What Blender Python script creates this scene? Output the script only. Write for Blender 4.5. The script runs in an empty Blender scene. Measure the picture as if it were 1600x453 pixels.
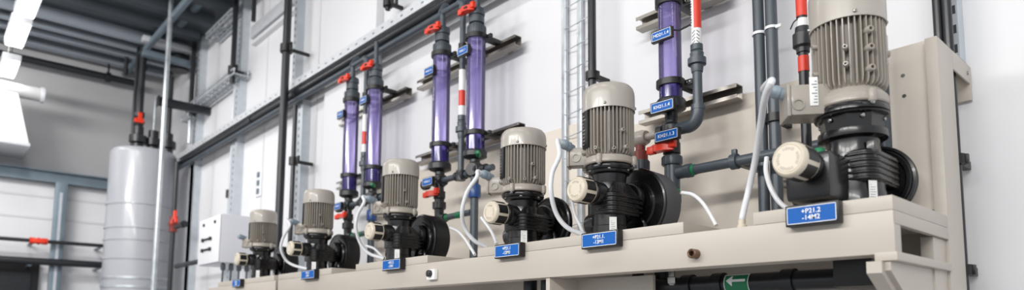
import bpy, bmesh, math, random
from mathutils import Vector, Matrix
random.seed(7)
C = bpy.context.scene.collection
H = 1.20                      # camera height above the floor
# ------------------------------------------------------------------ camera
F_PX, PY = 1030.0, 404.0
yaw, pitch, roll = math.radians(48.07), math.radians(5.82), math.radians(0.40)
FW = Vector((-math.sin(yaw)*math.cos(pitch), math.cos(yaw)*math.cos(pitch), math.sin(pitch)))
R0 = Vector((math.cos(yaw), math.sin(yaw), 0)); U0 = R0.cross(FW)
RR = R0*math.cos(roll)+U0*math.sin(roll); UU = U0*math.cos(roll)-R0*math.sin(roll)
cam = bpy.data.cameras.new('camera'); co = bpy.data.objects.new('camera', cam); C.objects.link(co)
co.matrix_world = Matrix(((RR.x, UU.x, -FW.x, 0), (RR.y, UU.y, -FW.y, 0), (RR.z, UU.z, -FW.z, H), (0, 0, 0, 1)))
cam.sensor_width = 36; cam.lens = F_PX/1600*36; cam.shift_y = (PY-226.5)/1600
cam.clip_start = 0.05; cam.clip_end = 60
cam.dof.use_dof = True; cam.dof.focus_distance = 1.85; cam.dof.aperture_fstop = 2.4
bpy.context.scene.camera = co


def ray(px, py): return FW+RR*((px-800)/F_PX)-UU*((py-PY)/F_PX)
def at(px, py, Y):            # the point of the plane y = Y (parallel to the long wall) seen at a pixel of the photograph
    d = ray(px, py); d = d*(Y/d.y); return Vector((d.x, d.y, d.z+H))
def atx(px, py, X):
    d = ray(px, py); d = d*(X/d.x); return Vector((d.x, d.y, d.z+H))


# ------------------------------------------------------------------ materials
def lin(c): return tuple(((v/255)/12.92 if v/255 <= .04045 else ((v/255+.055)/1.055)**2.4) for v in c)+(1,)
M = {}
def mat(name, rgb, rough=.5, metal=0., noise=0., scale=20., bump=0., spec=.5, coat=0., stretch=(1, 1, 1), rvar=0.):
    m = bpy.data.materials.new(name); m.use_nodes = True; nt = m.node_tree; b = nt.nodes['Principled BSDF']
    b.inputs['Base Color'].default_value = lin(rgb); b.inputs['Roughness'].default_value = rough
    b.inputs['Metallic'].default_value = metal; b.inputs['Specular IOR Level'].default_value = spec
    b.inputs['Coat Weight'].default_value = coat
    if noise or bump or rvar:
        tc = nt.nodes.new('ShaderNodeTexCoord'); mp = nt.nodes.new('ShaderNodeMapping'); mp.inputs['Scale'].default_value = stretch
        nz = nt.nodes.new('ShaderNodeTexNoise'); nz.inputs['Scale'].default_value = scale; nz.inputs['Detail'].default_value = 5
        nt.links.new(tc.outputs['Object'], mp.inputs['Vector']); nt.links.new(mp.outputs['Vector'], nz.inputs['Vector'])
        if noise:
            cr = nt.nodes.new('ShaderNodeValToRGB'); c = lin(rgb)
            cr.color_ramp.elements[0].position = .3; cr.color_ramp.elements[1].position = .7
            cr.color_ramp.elements[0].color = tuple(v*(1-noise) for v in c[:3])+(1,)
            cr.color_ramp.elements[1].color = tuple(min(1, v*(1+noise)) for v in c[:3])+(1,)
            nt.links.new(nz.outputs['Fac'], cr.inputs['Fac']); nt.links.new(cr.outputs['Color'], b.inputs['Base Color'])
        if rvar:
            mr = nt.nodes.new('ShaderNodeMapRange'); mr.inputs['To Min'].default_value = max(.02, rough-rvar); mr.inputs['To Max'].default_value = rough+rvar
            nt.links.new(nz.outputs['Fac'], mr.inputs['Value']); nt.links.new(mr.outputs['Result'], b.inputs['Roughness'])
        if bump:
            bp = nt.nodes.new('ShaderNodeBump'); bp.inputs['Strength'].default_value = bump; bp.inputs['Distance'].default_value = .002
            nt.links.new(nz.outputs['Fac'], bp.inputs['Height']); nt.links.new(bp.outputs['Normal'], b.inputs['Normal'])
    M[name] = m; return m


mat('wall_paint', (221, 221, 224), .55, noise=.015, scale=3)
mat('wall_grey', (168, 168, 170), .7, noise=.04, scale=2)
mat('seam_grey', (205, 205, 209), .6)
mat('concrete', (150, 150, 150), .5, noise=.1, scale=4)
mat('deck_metal', (66, 72, 78), .5, metal=.3, noise=.1, scale=3)
mat('deck_rib', (170, 178, 188), .35, metal=.4)
mat('steel_blue', (120, 134, 144), .45, metal=.5, noise=.1, scale=8)
mat('skid_beige', (187, 179, 169), .42, noise=.03, scale=5, rvar=.06, stretch=(1, 1, 4))
mat('panel_beige', (214, 205, 194), .5, noise=.05, scale=2.2, rvar=.06)
mat('motor_grey', (160, 153, 144), .36, noise=.03, scale=14, rvar=.05, coat=.1)
mat('cowl_grey', (172, 166, 158), .3, noise=.02, scale=9, coat=.15)
mat('black_cast', (16, 16, 18), .28, noise=.1, scale=30, rvar=.04, coat=.15)
mat('black_plastic', (14, 14, 16), .4)
mat('head_grey', (84, 84, 88), .45, noise=.05, scale=20)
mat('cream', (212, 202, 184), .35)
mat('pvc', (68, 76, 84), .36, noise=.05, scale=12, rvar=.06)
mat('pvc_dark', (34, 36, 40), .38, noise=.05, scale=12)
mat('pipe_black', (30, 32, 36), .3, noise=.06, scale=10)
mat('red', (232, 58, 30), .35)
mat('red_brown', (120, 45, 38), .5)
mat('red_label', (212, 56, 36), .4)
mat('white_label', (232, 232, 230), .4)
mat('blue_sign', (2, 90, 172), .5, spec=.3)
mat('white_text', (245, 245, 245), .4)
mat('green', (20, 120, 78), .45)
mat('galvanised', (190, 195, 200), .32, metal=.5, noise=.1, scale=25, rvar=.1)
mat('galv_white', (214, 216, 220), .35, metal=.25, noise=.06, scale=30, rvar=.08)
mat('steel', (170, 170, 168), .25, metal=1, noise=.05, scale=30)
mat('rail_steel', (150, 145, 138), .32, metal=.8, noise=.08, scale=12)
mat('hose', (226, 227, 230), .3, coat=.2)
mat('cable_grey', (222, 224, 228), .4)
mat('gland_blue', (138, 152, 164), .4)
mat('blue_fitting', (34, 70, 130), .3)
mat('tank', (166, 168, 174), .3, noise=.02, scale=4, coat=.15)
mat('cabinet', (226, 226, 230), .4)
mat('cabinet_side', (214, 215, 221), .4)
mat('brass', (120, 96, 78), .4, metal=.7)
mat('ink', (40, 40, 44), .6)

def perforated(name, rgb, step, wid):
    # galvanised strut with slots punched along its length (object z)
    m = mat(name, rgb, .35, metal=.3, rvar=.08, noise=.06, scale=20); nt = m.node_tree; b = nt.nodes['Principled BSDF']
    tc = nt.nodes.new('ShaderNodeTexCoord'); sp = nt.nodes.new('ShaderNodeSeparateXYZ'); nt.links.new(tc.outputs['Object'], sp.inputs[0])
    def math_(op, a, b_=None):
        n = nt.nodes.new('ShaderNodeMath'); n.operation = op
        for i, v in enumerate((a, b_)):
            if v is None: continue
            if isinstance(v, (int, float)): n.inputs[i].default_value = v
            else: nt.links.new(v, n.inputs[i])
        return n.outputs[0]
    fr = math_('FRACT', math_('DIVIDE', sp.outputs['Z'], step))
    slot = math_('LESS_THAN', math_('ABSOLUTE', math_('SUBTRACT', fr, .5)), .22)
    cen = math_('LESS_THAN', math_('ABSOLUTE', sp.outputs['X']), wid)
    fac = math_('MULTIPLY', slot, cen)
    old = b.inputs['Base Color'].links[0].from_socket
    mx = nt.nodes.new('ShaderNodeMixRGB'); mx.inputs['Color2'].default_value = lin((70, 74, 80))
    nt.links.new(fac, mx.inputs['Fac']); nt.links.new(old, mx.inputs['Color1']); nt.links.new(mx.outputs[0], b.inputs['Base Color'])
perforated('strut', (196, 202, 208), .05, .008)

def glassy(name, tint, refl_tint=(1, 1, 1, 1), rough=.04, diff=None, dfac=0.):
    m = bpy.data.materials.new(name); m.use_nodes = True; nt = m.node_tree; nt.nodes.clear()
    out = nt.nodes.new('ShaderNodeOutputMaterial'); tr = nt.nodes.new('ShaderNodeBsdfTransparent'); tr.inputs[0].default_value = lin(tint)
    gl = nt.nodes.new('ShaderNodeBsdfGlossy'); gl.inputs['Roughness'].default_value = rough
    fr = nt.nodes.new('ShaderNodeFresnel'); fr.inputs[0].default_value = 1.5
    base = tr.outputs[0]
    if diff:
        df = nt.nodes.new('ShaderNodeBsdfDiffuse'); df.inputs[0].default_value = lin(diff)
        m0 = nt.nodes.new('ShaderNodeMixShader'); m0.inputs[0].default_value = dfac
        nt.links.new(base, m0.inputs[1]); nt.links.new(df.outputs[0], m0.inputs[2]); base = m0.outputs[0]
    mx = nt.nodes.new('ShaderNodeMixShader'); nt.links.new(fr.outputs[0], mx.inputs[0]); nt.links.new(base, mx.inputs[1]); nt.links.new(gl.outputs[0], mx.inputs[2])
    nt.links.new(mx.outputs[0], out.inputs[0]); M[name] = m
glassy('tube_clear', (240, 236, 250), rough=.12, diff=(166, 152, 226), dfac=.20)
glassy('tube_dark', (196, 188, 230), rough=.12, diff=(66, 58, 140), dfac=.33)

def emit(name, rgb, s):
    m = bpy.data.materials.new(name); m.use_nodes = True; b = m.node_tree.nodes['Principled BSDF']
    b.inputs['Base Color'].default_value = lin(rgb); b.inputs['Emission Color'].default_value = lin(rgb); b.inputs['Emission Strength'].default_value = s; M[name] = m
emit('lamp_glow', (255, 255, 255), 9)

# ------------------------------------------------------------------ mesh building
ROOT = {}
def basis(axis):
    a = Vector(axis).normalized(); u = a.orthogonal().normalized(); return u, a.cross(u), a
class MB:
    def __init__(s): s.bm = bmesh.new()
    def box(s, x0, x1, y0, y1, z0, z1, bev=0., rot=None, org=None):
        r = bmesh.ops.create_cube(s.bm, size=1); vs = r['verts']
        for v in vs:
            v.co = Vector((x0+(v.co.x+.5)*(x1-x0), y0+(v.co.y+.5)*(y1-y0), z0+(v.co.z+.5)*(z1-z0)))
        if bev:
            es = list({e for v in vs for e in v.link_edges})
            g = bmesh.ops.bevel(s.bm, geom=es, offset=bev, segments=2, affect='EDGES', profile=.6)
            vs = list({v for f in g['faces'] for v in f.verts} | {v for v in vs if v.is_valid})
        if rot is not None:
            o = Vector(org or (0, 0, 0))
            for v in vs: v.co = o+rot @ (v.co)
        return s
    def lathe(s, prof, org=(0, 0, 0), axis=(0, 0, 1), seg=32, ph=0.):
        u, w, a = basis(axis); o = Vector(org); rings = []
        for r, h in prof:
            if r < 1e-6: rings.append([s.bm.verts.new(o+a*h)])
            else: rings.append([s.bm.verts.new(o+a*h+u*r*math.cos(ph+2*math.pi*i/seg)+w*r*math.sin(ph+2*math.pi*i/seg)) for i in range(seg)])
        for p, q in zip(rings, rings[1:]):
            for i in range(seg):
                j = (i+1) % seg
                if len(p) == 1 and len(q) == 1: continue
                if len(p) == 1: s.bm.faces.new((p[0], q[i], q[j]))
                elif len(q) == 1: s.bm.faces.new((p[i], p[j], q[0]))
                else: s.bm.faces.new((p[i], p[j], q[j], q[i]))
        return s
    def cyl(s, p0, p1, r, seg=20, r2=None, ch=0.):
        p0 = Vector(p0); p1 = Vector(p1); L = (p1-p0).length; r2 = r if r2 is None else r2
        pr = [(0, 0), (r-ch, 0)]+([(r, ch), (r2, L-ch)] if ch else [(r2, L)] if r == r2 and False else [(r, 0), (r2, L)])+[(r2-ch, L), (0, L)]
        q = [pr[0]]
        for t in pr[1:]:
            if abs(t[0]-q[-1][0])+abs(t[1]-q[-1][1]) > 1e-7: q.append(t)
        return s.lathe(q, p0, p1-p0, seg)
    def tube(s, pts, r, seg=12, smooth=0):
        pts = [Vector(p) for p in pts]
        if smooth:
            n = len(pts); ex = [pts[0]*2-pts[1]]+pts+[pts[-1]*2-pts[-2]]; o = []
            for i in range(n-1):
                a, b, c, d = ex[i:i+4]
                for k in range(smooth):
                    t = k/smooth
                    o.append(.5*((2*b)+(c-a)*t+(2*a-5*b+4*c-d)*t*t+(3*b-a-3*c+d)*t**3))
            pts = o+[pts[-1]]
        rings = []; up = None
        for i, p in enumerate(pts):
            t = (pts[min(i+1, len(pts)-1)]-pts[max(i-1, 0)]).normalized()
            if up is None: up = t.orthogonal().normalized()
            up = (up-t*up.dot(t)).normalized(); w = t.cross(up)
            rings.append([s.bm.verts.new(p+up*r*math.cos(2*math.pi*k/seg)+w*r*math.sin(2*math.pi*k/seg)) for k in range(seg)])
        for p, q in zip(rings, rings[1:]):
            for i in range(seg): s.bm.faces.new((p[i], p[(i+1) % seg], q[(i+1) % seg], q[i]))
        s.bm.faces.new(rings[0][::-1]); s.bm.faces.new(rings[-1])
        return s
    def prism(s, pts, d):
        d = Vector(d); a = [s.bm.verts.new(p) for p in pts]; b = [s.bm.verts.new(Vector(p)+d) for p in pts]; n = len(a)
        s.bm.faces.new(a[::-1]); s.bm.faces.new(b)
        for i in range(n): s.bm.faces.new((a[i], a[(i+1) % n], b[(i+1) % n], b[i]))
        return s
    def rprism(s, x0, x1, y0, y1, z0, z1, rad, org, ch=0., n=6):
        # slab with rounded corners in plan, optional chamfered rims
        def ring(d):
            pts = []
            for cx, cy, a0 in ((x1-rad, y1-rad, 0), (x0+rad, y1-rad, 90), (x0+rad, y0+rad, 180), (x1-rad, y0+rad, 270)):
                for k in range(n+1):
                    a = math.radians(a0+90*k/n); pts.append((cx+(rad-d)*math.cos(a), cy+(rad-d)*math.sin(a)))
            return pts
        lv = [(z0, ch), (z0+ch, 0), (z1-ch, 0), (z1, ch)] if ch else [(z0, 0), (z1, 0)]
        rs = [[s.bm.verts.new(Vector((x, y, z))+Vector(org)) for x, y in ring(d)] for z, d in lv]
        s.bm.faces.new(rs[0][::-1]); s.bm.faces.new(rs[-1])
        for p, q in zip(rs, rs[1:]):
            for i in range(len(p)):
                j = (i+1) % len(p); s.bm.faces.new((p[i], p[j], q[j], q[i]))
        return s
    def elbow(s, p, q, c, r, seg=16, n=8):
        # quarter bend from p to q about corner c
        p, q, c = Vector(p), Vector(q), Vector(c)
        return s.tube([(1-t)**2*p+2*t*(1-t)*c+t*t*q for t in [i/n for i in range(n+1)]], r, seg)
    def build(s, name, m, parent=None, ang=35):
        bmesh.ops.recalc_face_normals(s.bm, faces=s.bm.faces[:])
        me = bpy.data.meshes.new(name)
        off = ROOT.get(parent.name, Vector()) if parent else Vector()
        lo = Vector()
        if parent is None:
            xs = [v.co for v in s.bm.verts]
            lo = Vector(((min(v.x for v in xs)+max(v.x for v in xs))/2, (min(v.y for v in xs)+max(v.y for v in xs))/2, min(v.z for v in xs)))
            off = lo
        for v in s.bm.verts: v.co -= off
        for f in s.bm.faces: f.smooth = True
        s.bm.to_mesh(me); s.bm.free(); me.set_sharp_from_angle(angle=math.radians(ang))
        me.materials.append(M[m] if isinstance(m, str) else m)
        o = bpy.data.objects.new(name, me); C.objects.link(o)
        if parent: o.parent = parent
        else: o.location = lo
        ROOT[o.name] = off
        return o
def tag(o, label, cat, group=None):
    o['label'] = label; o['category'] = cat
    if group: o['group'] = group
    return o
def struct(o): o['kind'] = 'structure'; return o
def thing(name, loc, label, cat, group=None):
    o = bpy.data.objects.new(name, None); C.objects.link(o); o.location = loc; o.empty_display_size = .05
    ROOT[o.name] = Vector(loc); return tag(o, label, cat, group)
def text(body, size, parent, loc, rot=(math.pi/2, 0, 0), m='white_text', space=1.0, name='lettering'):
    cu = bpy.data.curves.new(name, 'FONT'); cu.body = body; cu.size = size; cu.align_x = 'CENTER'; cu.align_y = 'CENTER'; cu.extrude = .0003
    cu.space_line = .95; cu.space_character = space; cu.offset = .00012*size/.014; cu.materials.append(M[m])
    f = bpy.data.objects.new(name, cu); C.objects.link(f); bpy.context.view_layer.update()
    me = bpy.data.meshes.new_from_object(f.evaluated_get(bpy.context.evaluated_depsgraph_get())); bpy.data.objects.remove(f)
    me.name = name; o = bpy.data.objects.new(name, me); C.objects.link(o); o.parent = parent
    if not me.materials: me.materials.append(M[m])
    o.location = Vector(loc)-ROOT[parent.name]; o.rotation_euler = rot
    return o
def V(*a): return Vector(a)

# ------------------------------------------------------------------ room shell
WY = 1.90; XF = -7.80; ZC = H+2.75
struct(MB().box(XF-.2, 2.6, WY, WY+.2, 0, ZC).build('wall_right', 'wall_paint'))
struct(MB().box(XF-.2, XF, -6, WY, 0, atx(80, 275, XF).z).build('wall_far', 'wall_paint'))
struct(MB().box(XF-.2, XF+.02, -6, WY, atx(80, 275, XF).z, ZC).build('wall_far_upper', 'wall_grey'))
struct(MB().box(XF-.2, 2.6, -6, WY+.2, -.2, 0).build('floor', 'concrete'))
struct(MB().box(XF-.2, 2.6, -6, WY+.2, ZC, ZC+.2).build('ceiling', 'deck_metal'))
# wall panel joints and a shallow pilaster behind the tray
px = at(522, 40, WY)
struct(MB().box(px.x, at(600, 20, WY).x, WY-.05, WY, 0, ZC, .004).build('trim_1', 'wall_paint'))
for k, X in enumerate((at(500, 60, WY).x, at(345, 60, WY).x, at(420, 60, WY).x)):
    struct(MB().box(X-.006, X+.006, WY-.004, WY, 0, ZC).build('trim_%d' % (k+2), 'seam_grey'))
# corrugated ceiling deck: ribs run away from the long wall
for k in range(14):
    x = -7.7+k*.40
    o = MB().prism([(x-.07, -5.5, ZC), (x-.05, -5.5, ZC-.07), (x+.05, -5.5, ZC-.07), (x+.07, -5.5, ZC)], (0, 7.3, 0)).build('trim_%d' % (k+10), 'deck_metal'); struct(o)
# far wall seams, beam, post, dark doorway
for k, (y0, y1) in enumerate(((335, 346), (300, 312))):
    a = atx(0, y0, XF); struct(MB().box(XF, XF+.006, -3, 1.5, a.z-.01, a.z+.01).build('trim_%d' % (k+40), 'seam_grey'))
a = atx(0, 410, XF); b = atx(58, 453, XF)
d = MB().box(XF, XF+.05, -.8, b.y, 0, a.z, .004).build('dark_doorway_1', 'black_plastic'); struct(d)  # black slab painted in place of the shade inside an open doorway
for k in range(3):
    struct(MB().box(XF+.05, XF+.06, -.7, b.y-.06, a.z-.30-.42*k, a.z-.08-.42*k, .01).build('doorway_panel', 'pvc_dark', d))

# ------------------------------------------------------------------ far end things
XB = XF+.12
a0, a1 = atx(0, 261, XB), atx(0, 277, XB)
b_ = MB(); zt, zb = a0.z, a1.z; zt = atx(80, 266, XB).z; zb = atx(80, 284, XB).z
b_.box(XB-.10, XB, -3, 1.75, zt-.012, zt).box(XB-.10, XB, -3, 1.75, zb, zb+.012).box(XB-.06, XB-.045, -3, 1.75, zb, zt)
tag(b_.build('steel_channel', 'steel_blue'), 'grey-blue steel channel running across the far white wall', 'beam')
p0 = atx(97, 290, XB+.03); pw = .05
b_ = MB(); b_.box(XB-.03, XB+.03, p0.y-pw, p0.y+pw, 0, zb-.001, .004)
po = thing('support_post', (XB, p0.y, 0), 'grey-blue galvanised upright post under the steel channel on far wall', 'post')
b_.build('shaft', 'steel_blue', po)
MB().box(XB+.03, XB+.034, p0.y-.012, p0.y+.012, .3, zb-.1).build('slot_strip', 'strut', po)
def hpipe_far(y0, y1, r, xo, yend, mt, lab, valve=None):
    X = XF+xo; z = atx(80, (y0+y1)/2, X).z
    t = thing('wall_pipe', (X, 0, z-r), lab, 'pipe')
    MB().cyl((X, -3, z), (X, yend, z), r, 16).build('pipe', mt, t)
    for yy in (-.2, .75, 1.3): MB().box(XF, X, yy-.015, yy+.015, z-r-.012, z-r, .002).build('bracket', 'steel_blue', t)
    if valve:
        yv = atx(valve, (y0+y1)/2, X).y
        v = thing('ball_valve', (X, yv, z-r*1.6), 'blurred red valve on the thin pipe across far wall', 'valve')
        MB().lathe([(0, -.07), (r*1.7, -.07), (r*1.7, -.03), (r*1.4, -.02), (r*2.0, 0), (r*1.4, .02), (r*1.7, .03), (r*1.7, .07), (0, .07)], (X, yv, z), (0, 1, 0), 16).build('body', 'red', v)
        MB().box(X+r*1.6, X+r*2.6, yv-.05, yv+.05, z-.02, z+.02, .006).build('handle', 'red', v)
hpipe_far(375, 381, .018, .22, 1.5, 'pvc_dark', 'thin dark pipe with red valve across far wall', 60)
hpipe_far(405, 414, .034, .22, 1.5, 'pvc_dark', 'thick dark pipe low across far wall beside black doorway')
X = XF+.18; z = atx(80, 101, X).z
t = thing('ceiling_pipe', (X, 0, z-.04), 'thick black pipe running under the ceiling along far wall', 'pipe')
MB().cyl((X, -3, z), (X, 1.55, z), .035, 16).build('pipe', 'pipe_black', t)
yv = atx(170, 106, X).y
MB().lathe([(.036, -.02), (.05, -.02), (.05, .02), (.036, .02)], (X, yv, z), (0, 1, 0), 16).box(X-.008, X+.008, yv-.008, yv+.008, z+.04, ZC-.114).build('hanger', 'pipe_black', t)
# pale steel purlins under the deck
for k, (yl, w_, lab) in enumerate(((24, .05, 'pale steel purlin under the ceiling, nearest the lamp at the top edge'), (40, .06, 'pale steel purlin under the ceiling, second from the top edge'), (54, .07, 'pale steel purlin under the ceiling beside the middle lamp'), (72, .10, 'bright wide steel purlin under the ceiling above the thick black pipe'))):
    z = ZC-.10; d_ = ray(60, yl); x0 = d_.x*((z-H)/d_.z)
    b_ = MB(); b_.box(x0-w_/2, x0+w_/2, -5.5, 1.80, z-.012, z).box(x0-.006, x0+.006, -5.5, 1.80, z, ZC).box(x0+w_/2-.006, x0+w_/2, -5.5, 1.80, z, z+.03)
    tag(b_.build('steel_purlin', 'deck_rib'), lab, 'beam', None)
# luminaires: one row, hung from the ceiling (the rest of the row is out of frame; fill lights are added unseen)
ZL = H+2.2
def luminaire(xc, y, L, W, lab, seen=True):
    t = thing('ceiling_lamp', (xc, y, ZL), lab, 'lamp', 'fluorescent lamps in a row')
    MB().box(xc-L/2, xc+L/2, y-W/2, y+W/2, ZL+.012, ZL+.07, .006).build('housing', 'galv_white', t)
    MB().box(xc-L/2+.015, xc+L/2-.015, y-W/2+.012, y+W/2-.012, ZL, ZL+.012).build('diffuser', 'lamp_glow', t)
    for s in (-1, 1): MB().cyl((xc+s*L*.35, y, ZL+.07), (xc+s*L*.35, y, ZC), .004, 6).build('hanger', 'steel', t)
luminaire(-5.35, .42, .86, .13, 'bright hanging fluorescent lamp cut by the top edge, first of the row')
luminaire(-6.20, .42, .56, .13, 'bright hanging fluorescent lamp in the middle of the row')
luminaire(-7.10, .44, .50, .13, 'bright hanging fluorescent lamp at the end near far wall')
# white extraction hood and duct on the far wall
Yr0, Yr1 = atx(28, 146, -7.2), atx(45, 224, -7.2)
t = thing('extraction_hood', (-7.3, Yr0.y-.5, Yr1.z), 'bright white sloping hood below grey duct on the far wall', 'hood')
MB().prism([(-7.2, -2, Yr1.z), (-7.2, Yr1.y, Yr1.z), (-7.2, Yr0.y, Yr0.z), (-7.2, -2, Yr0.z)], (XF+.02+7.2, 0, 0)).build('hood_shell', 'wall_paint', t)
MB().box(XF+.02, -7.18, -2, Yr1.y+.01, Yr1.z-.03, Yr1.z, .004).build('rim', 'galv_white', t)
z0, z1 = atx(40, 147, -7.1).z, atx(40, 126, -7.1).z; yy = atx(73, 140, -7.1).y
t = thing('air_duct', (-7.3, yy, z0), 'round pale grey air duct above the white hood', 'duct')
MB().cyl((-7.25, -2, (z0+z1)/2), (-7.25, yy, (z0+z1)/2), (z1-z0)/2, 24, ch=.01).build('pipe', 'wall_grey', t)
MB().lathe([(.0, 0), ((z1-z0)/2+.012, 0), ((z1-z0)/2+.012, .03), (0, .03)], (-7.25, yy-.03, (z0+z1)/2), (0, 1, 0), 24).build('collar', 'galv_white', t)

# tank
TX, TY = -6.95, 0.
d0 = ray(165, 330); d1 = ray(272, 330)
a0, a1 = math.atan2(d0.y, -d0.x), math.atan2(d1.y, -d1.x); am = (a0+a1)/2
dist = 6.95/math.cos(am); TR = dist*math.sin((a1-a0)/2); TY = dist*math.sin(am)
top = (H+dist*ray(218, 237).z/math.hypot(ray(218, 237).x, ray(218, 237).y))
t = thing('storage_tank', (TX, TY, 0), 'tall pale grey cylindrical tank in the far corner', 'tank')
MB().lathe([(0, .05), (TR*.98, .05), (TR, .07), (TR, top-.06), (TR*.985, top-.03), (TR*.93, top-.008), (TR*.8, top), (TR*.3, top+.02), (0, top+.02)], (TX, TY, 0), seg=48).build('shell', 'tank', t)
for yy in (315, 353, 372, 402, 433, 447):
    z = H+(dist-TR)*ray(205, yy).z/math.hypot(ray(205, yy).x, ray(205, yy).y)
    MB().lathe([(TR*.99, -.012), (TR+.008, -.010), (TR+.008, .010), (TR*.99, .012)], (TX, TY, z), seg=48).build('hoop', 'galvanised' if yy > 420 else 'tank', t)
MB().lathe([(0, 0), (TR+.03, 0), (TR+.03, .05), (0, .05)], (TX, TY, 0), seg=48).build('plinth', 'concrete', t)
# pipes that rise from the tank
def riser(px_, yb, ytop, r, mt, lab, Xd, flange=True, ball=None):
    p = atx(px_, yb, Xd); q = atx(px_+3, ytop, Xd) if ytop is not None else None
    zt_ = q.z if q else ZC-.08
    zb_ = top+.02
    t = thing('tank_riser', (p.x, p.y, zb_), lab, 'pipe')
    MB().cyl((p.x, p.y, zb_), (p.x, p.y, zt_), r, 14).build('pipe', mt, t)
    if flange: MB().lathe([(0, 0), (.05, 0), (.05, .04), (.04, .05), (.075, .055), (.075, .12), (.045, .13), (.045, .2), (r, .21)], (p.x, p.y, zb_), seg=20).build('union', 'pvc_dark', t)
    if ball:
        z = atx(px_, ball, Xd).z
        v = thing('ball_valve', (p.x, p.y, z-.06), 'blurred red valve on the dark riser above the tank', 'valve')
        MB().lathe([(0, -.09), (.045, -.09), (.045, -.05), (.035, -.04), (.05, 0), (.035, .04), (.045, .05), (.045, .09), (0, .09)], (p.x, p.y, z), seg=16).build('body', 'pvc_dark', v)
        MB().box(p.x+.03, p.x+.06, p.y-.05, p.y+.03, z-.02, z+.02, .006).box(p.x+.03, p.x+.055, p.y-.02, p.y+.015, z-.02, z+.08, .006).build('handle', 'red', v)
riser(215, 225, None, .03, 'pvc_dark', 'thick dark riser with red valve on top of the tank', -6.92, ball=190)
riser(206, 225, None, .016, 'pvc_dark', 'thin dark riser beside the thick riser on the tank', -7.05, flange=False)
riser(239, 225, 150, .012, 'galvanised', 'short thin steel riser on the tank top between dark risers', -6.95)
riser(262, 225, 120, .022, 'pvc_dark', 'dark riser at the edge of the tank nearest the long wall', -6.95)
# dark pipes and ducts crowding the ceiling corner
crowd = [((232, 72), (300, 4), 1.45, .03, 'dark ceiling pipe slanting above the tank, first of the corner'), ((262, 60), (308, 10), 1.62, .035, 'dark ceiling pipe hugging the long wall in the far corner')]
for (pa, pb, Y, r, lab) in crowd:
    A = at(*pa, Y); z = A.z
    t = thing('ceiling_pipe', (A.x, Y, z-r), lab, 'pipe')
    MB().cyl((XF+.02, Y, z), (-3.6, Y, z), r, 14).build('pipe', 'steel_blue', t)
    for xx in (-7, -5.5, -4.2): MB().box(xx-.012, xx+.012, Y-.012, Y+.012, z+r*.9, ZC-.0).build('hanger', 'pvc_dark', t)
for k, (pxx, Xd, Ydn, lab, r) in enumerate(((196, -7.3, 118, 'dark ceiling drop pipe standing off the far wall, thin', .018), (222, -7.25, 112, 'dark ceiling drop pipe behind the thick tank riser', .035), (283, -6.9, 112, 'dark broad drop duct in the far ceiling corner', .09))):
    p = atx(pxx, Ydn, Xd)
    t = thing('drop_pipe', (p.x, min(p.y, 1.75), p.z), lab, 'pipe')
    MB().cyl((p.x, min(p.y, 1.75), p.z), (p.x, min(p.y, 1.75), ZC-.08), r, 16, ch=.004).build('pipe', 'pvc_dark', t)
    MB().lathe([(r, 0), (r*1.25, 0), (r*1.25, .05), (r, .05)], (p.x, min(p.y, 1.75), p.z+.02), seg=16).build('collar', 'pvc_dark', t)
for k, (pyy, Y0_, Y1_, lab) in enumerate(((68, .9, 1.8, 'grey cross bracket under the ceiling corner, upper one'), (90, 1.0, 1.8, 'grey cross bracket under the ceiling corner, lower one'))):
    z = atx(250, pyy, -6.7).z
    tag(MB().box(-6.74, -6.66, atx(222, pyy, -6.7).y, 1.9, z-.02, z+.03, .003).build('cross_bracket', 'steel_blue' if k else 'galv_white'), lab, 'bracket')

# ------------------------------------------------------------------ cable trays, pipes and struts on the long wall
def strut_v(px_, py_, w, lab, Y=1.86, z0=0.0, z1=None, mt='strut', name='wall_strut', dep=.04):
    p = at(px_, py_, Y)
    b_ = MB(); z1 = z1 or ZC
    b_.box(p.x-w/2, p.x+w/2, Y-dep/2, Y-dep/2+.004, z0, z1).box(p.x-w/2, p.x-w/2+.004, Y-dep/2+.004, WY, z0, z1).box(p.x+w/2-.004, p.x+w/2, Y-dep/2+.004, WY, z0, z1)
    return tag(b_.build(name, mt), lab, 'strut')
def vpipe(px_, py_, w, lab, Y, z0=.0, z1=None, mt='pipe_black', clamps=(), side=1, arm=None):
    p = at(px_, py_, Y); dep = FW.dot(p-V(0, 0, H)); r = w*dep/F_PX/2; z1 = z1 or ZC; ch = .012+.006*max(0, dep-2)
    t = thing('wall_pipe', (p.x, Y, z0), lab, 'pipe')
    MB().cyl((p.x, Y, z0), (p.x, Y, z1), r, 20).build('pipe', mt, t)
    for c in clamps:
        z = at(px_, c, Y).z
        b_ = MB(); b_.lathe([(r, -ch), (r+.004+ch*.4, -ch), (r+.004+ch*.4, ch), (r, ch)], (p.x, Y, z), seg=20)
        L = arm or .05
        b_.box(p.x+(r if side > 0 else -r-L), p.x+(r+L if side > 0 else -r), Y+.0, Y+.012, z-ch, z+ch, .002)
        b_.box(p.x-.008, p.x+.008, Y+r, WY-.0075, z-.01, z+.01)
        c_ = b_.build('clamp', 'black_plastic', t)
        MB().cyl((p.x+side*(r+L-.012), Y-.004, z), (p.x+side*(r+L-.012), Y, z), .004, 8).build('screw', 'steel', c_)
    return t, p, r
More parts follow.
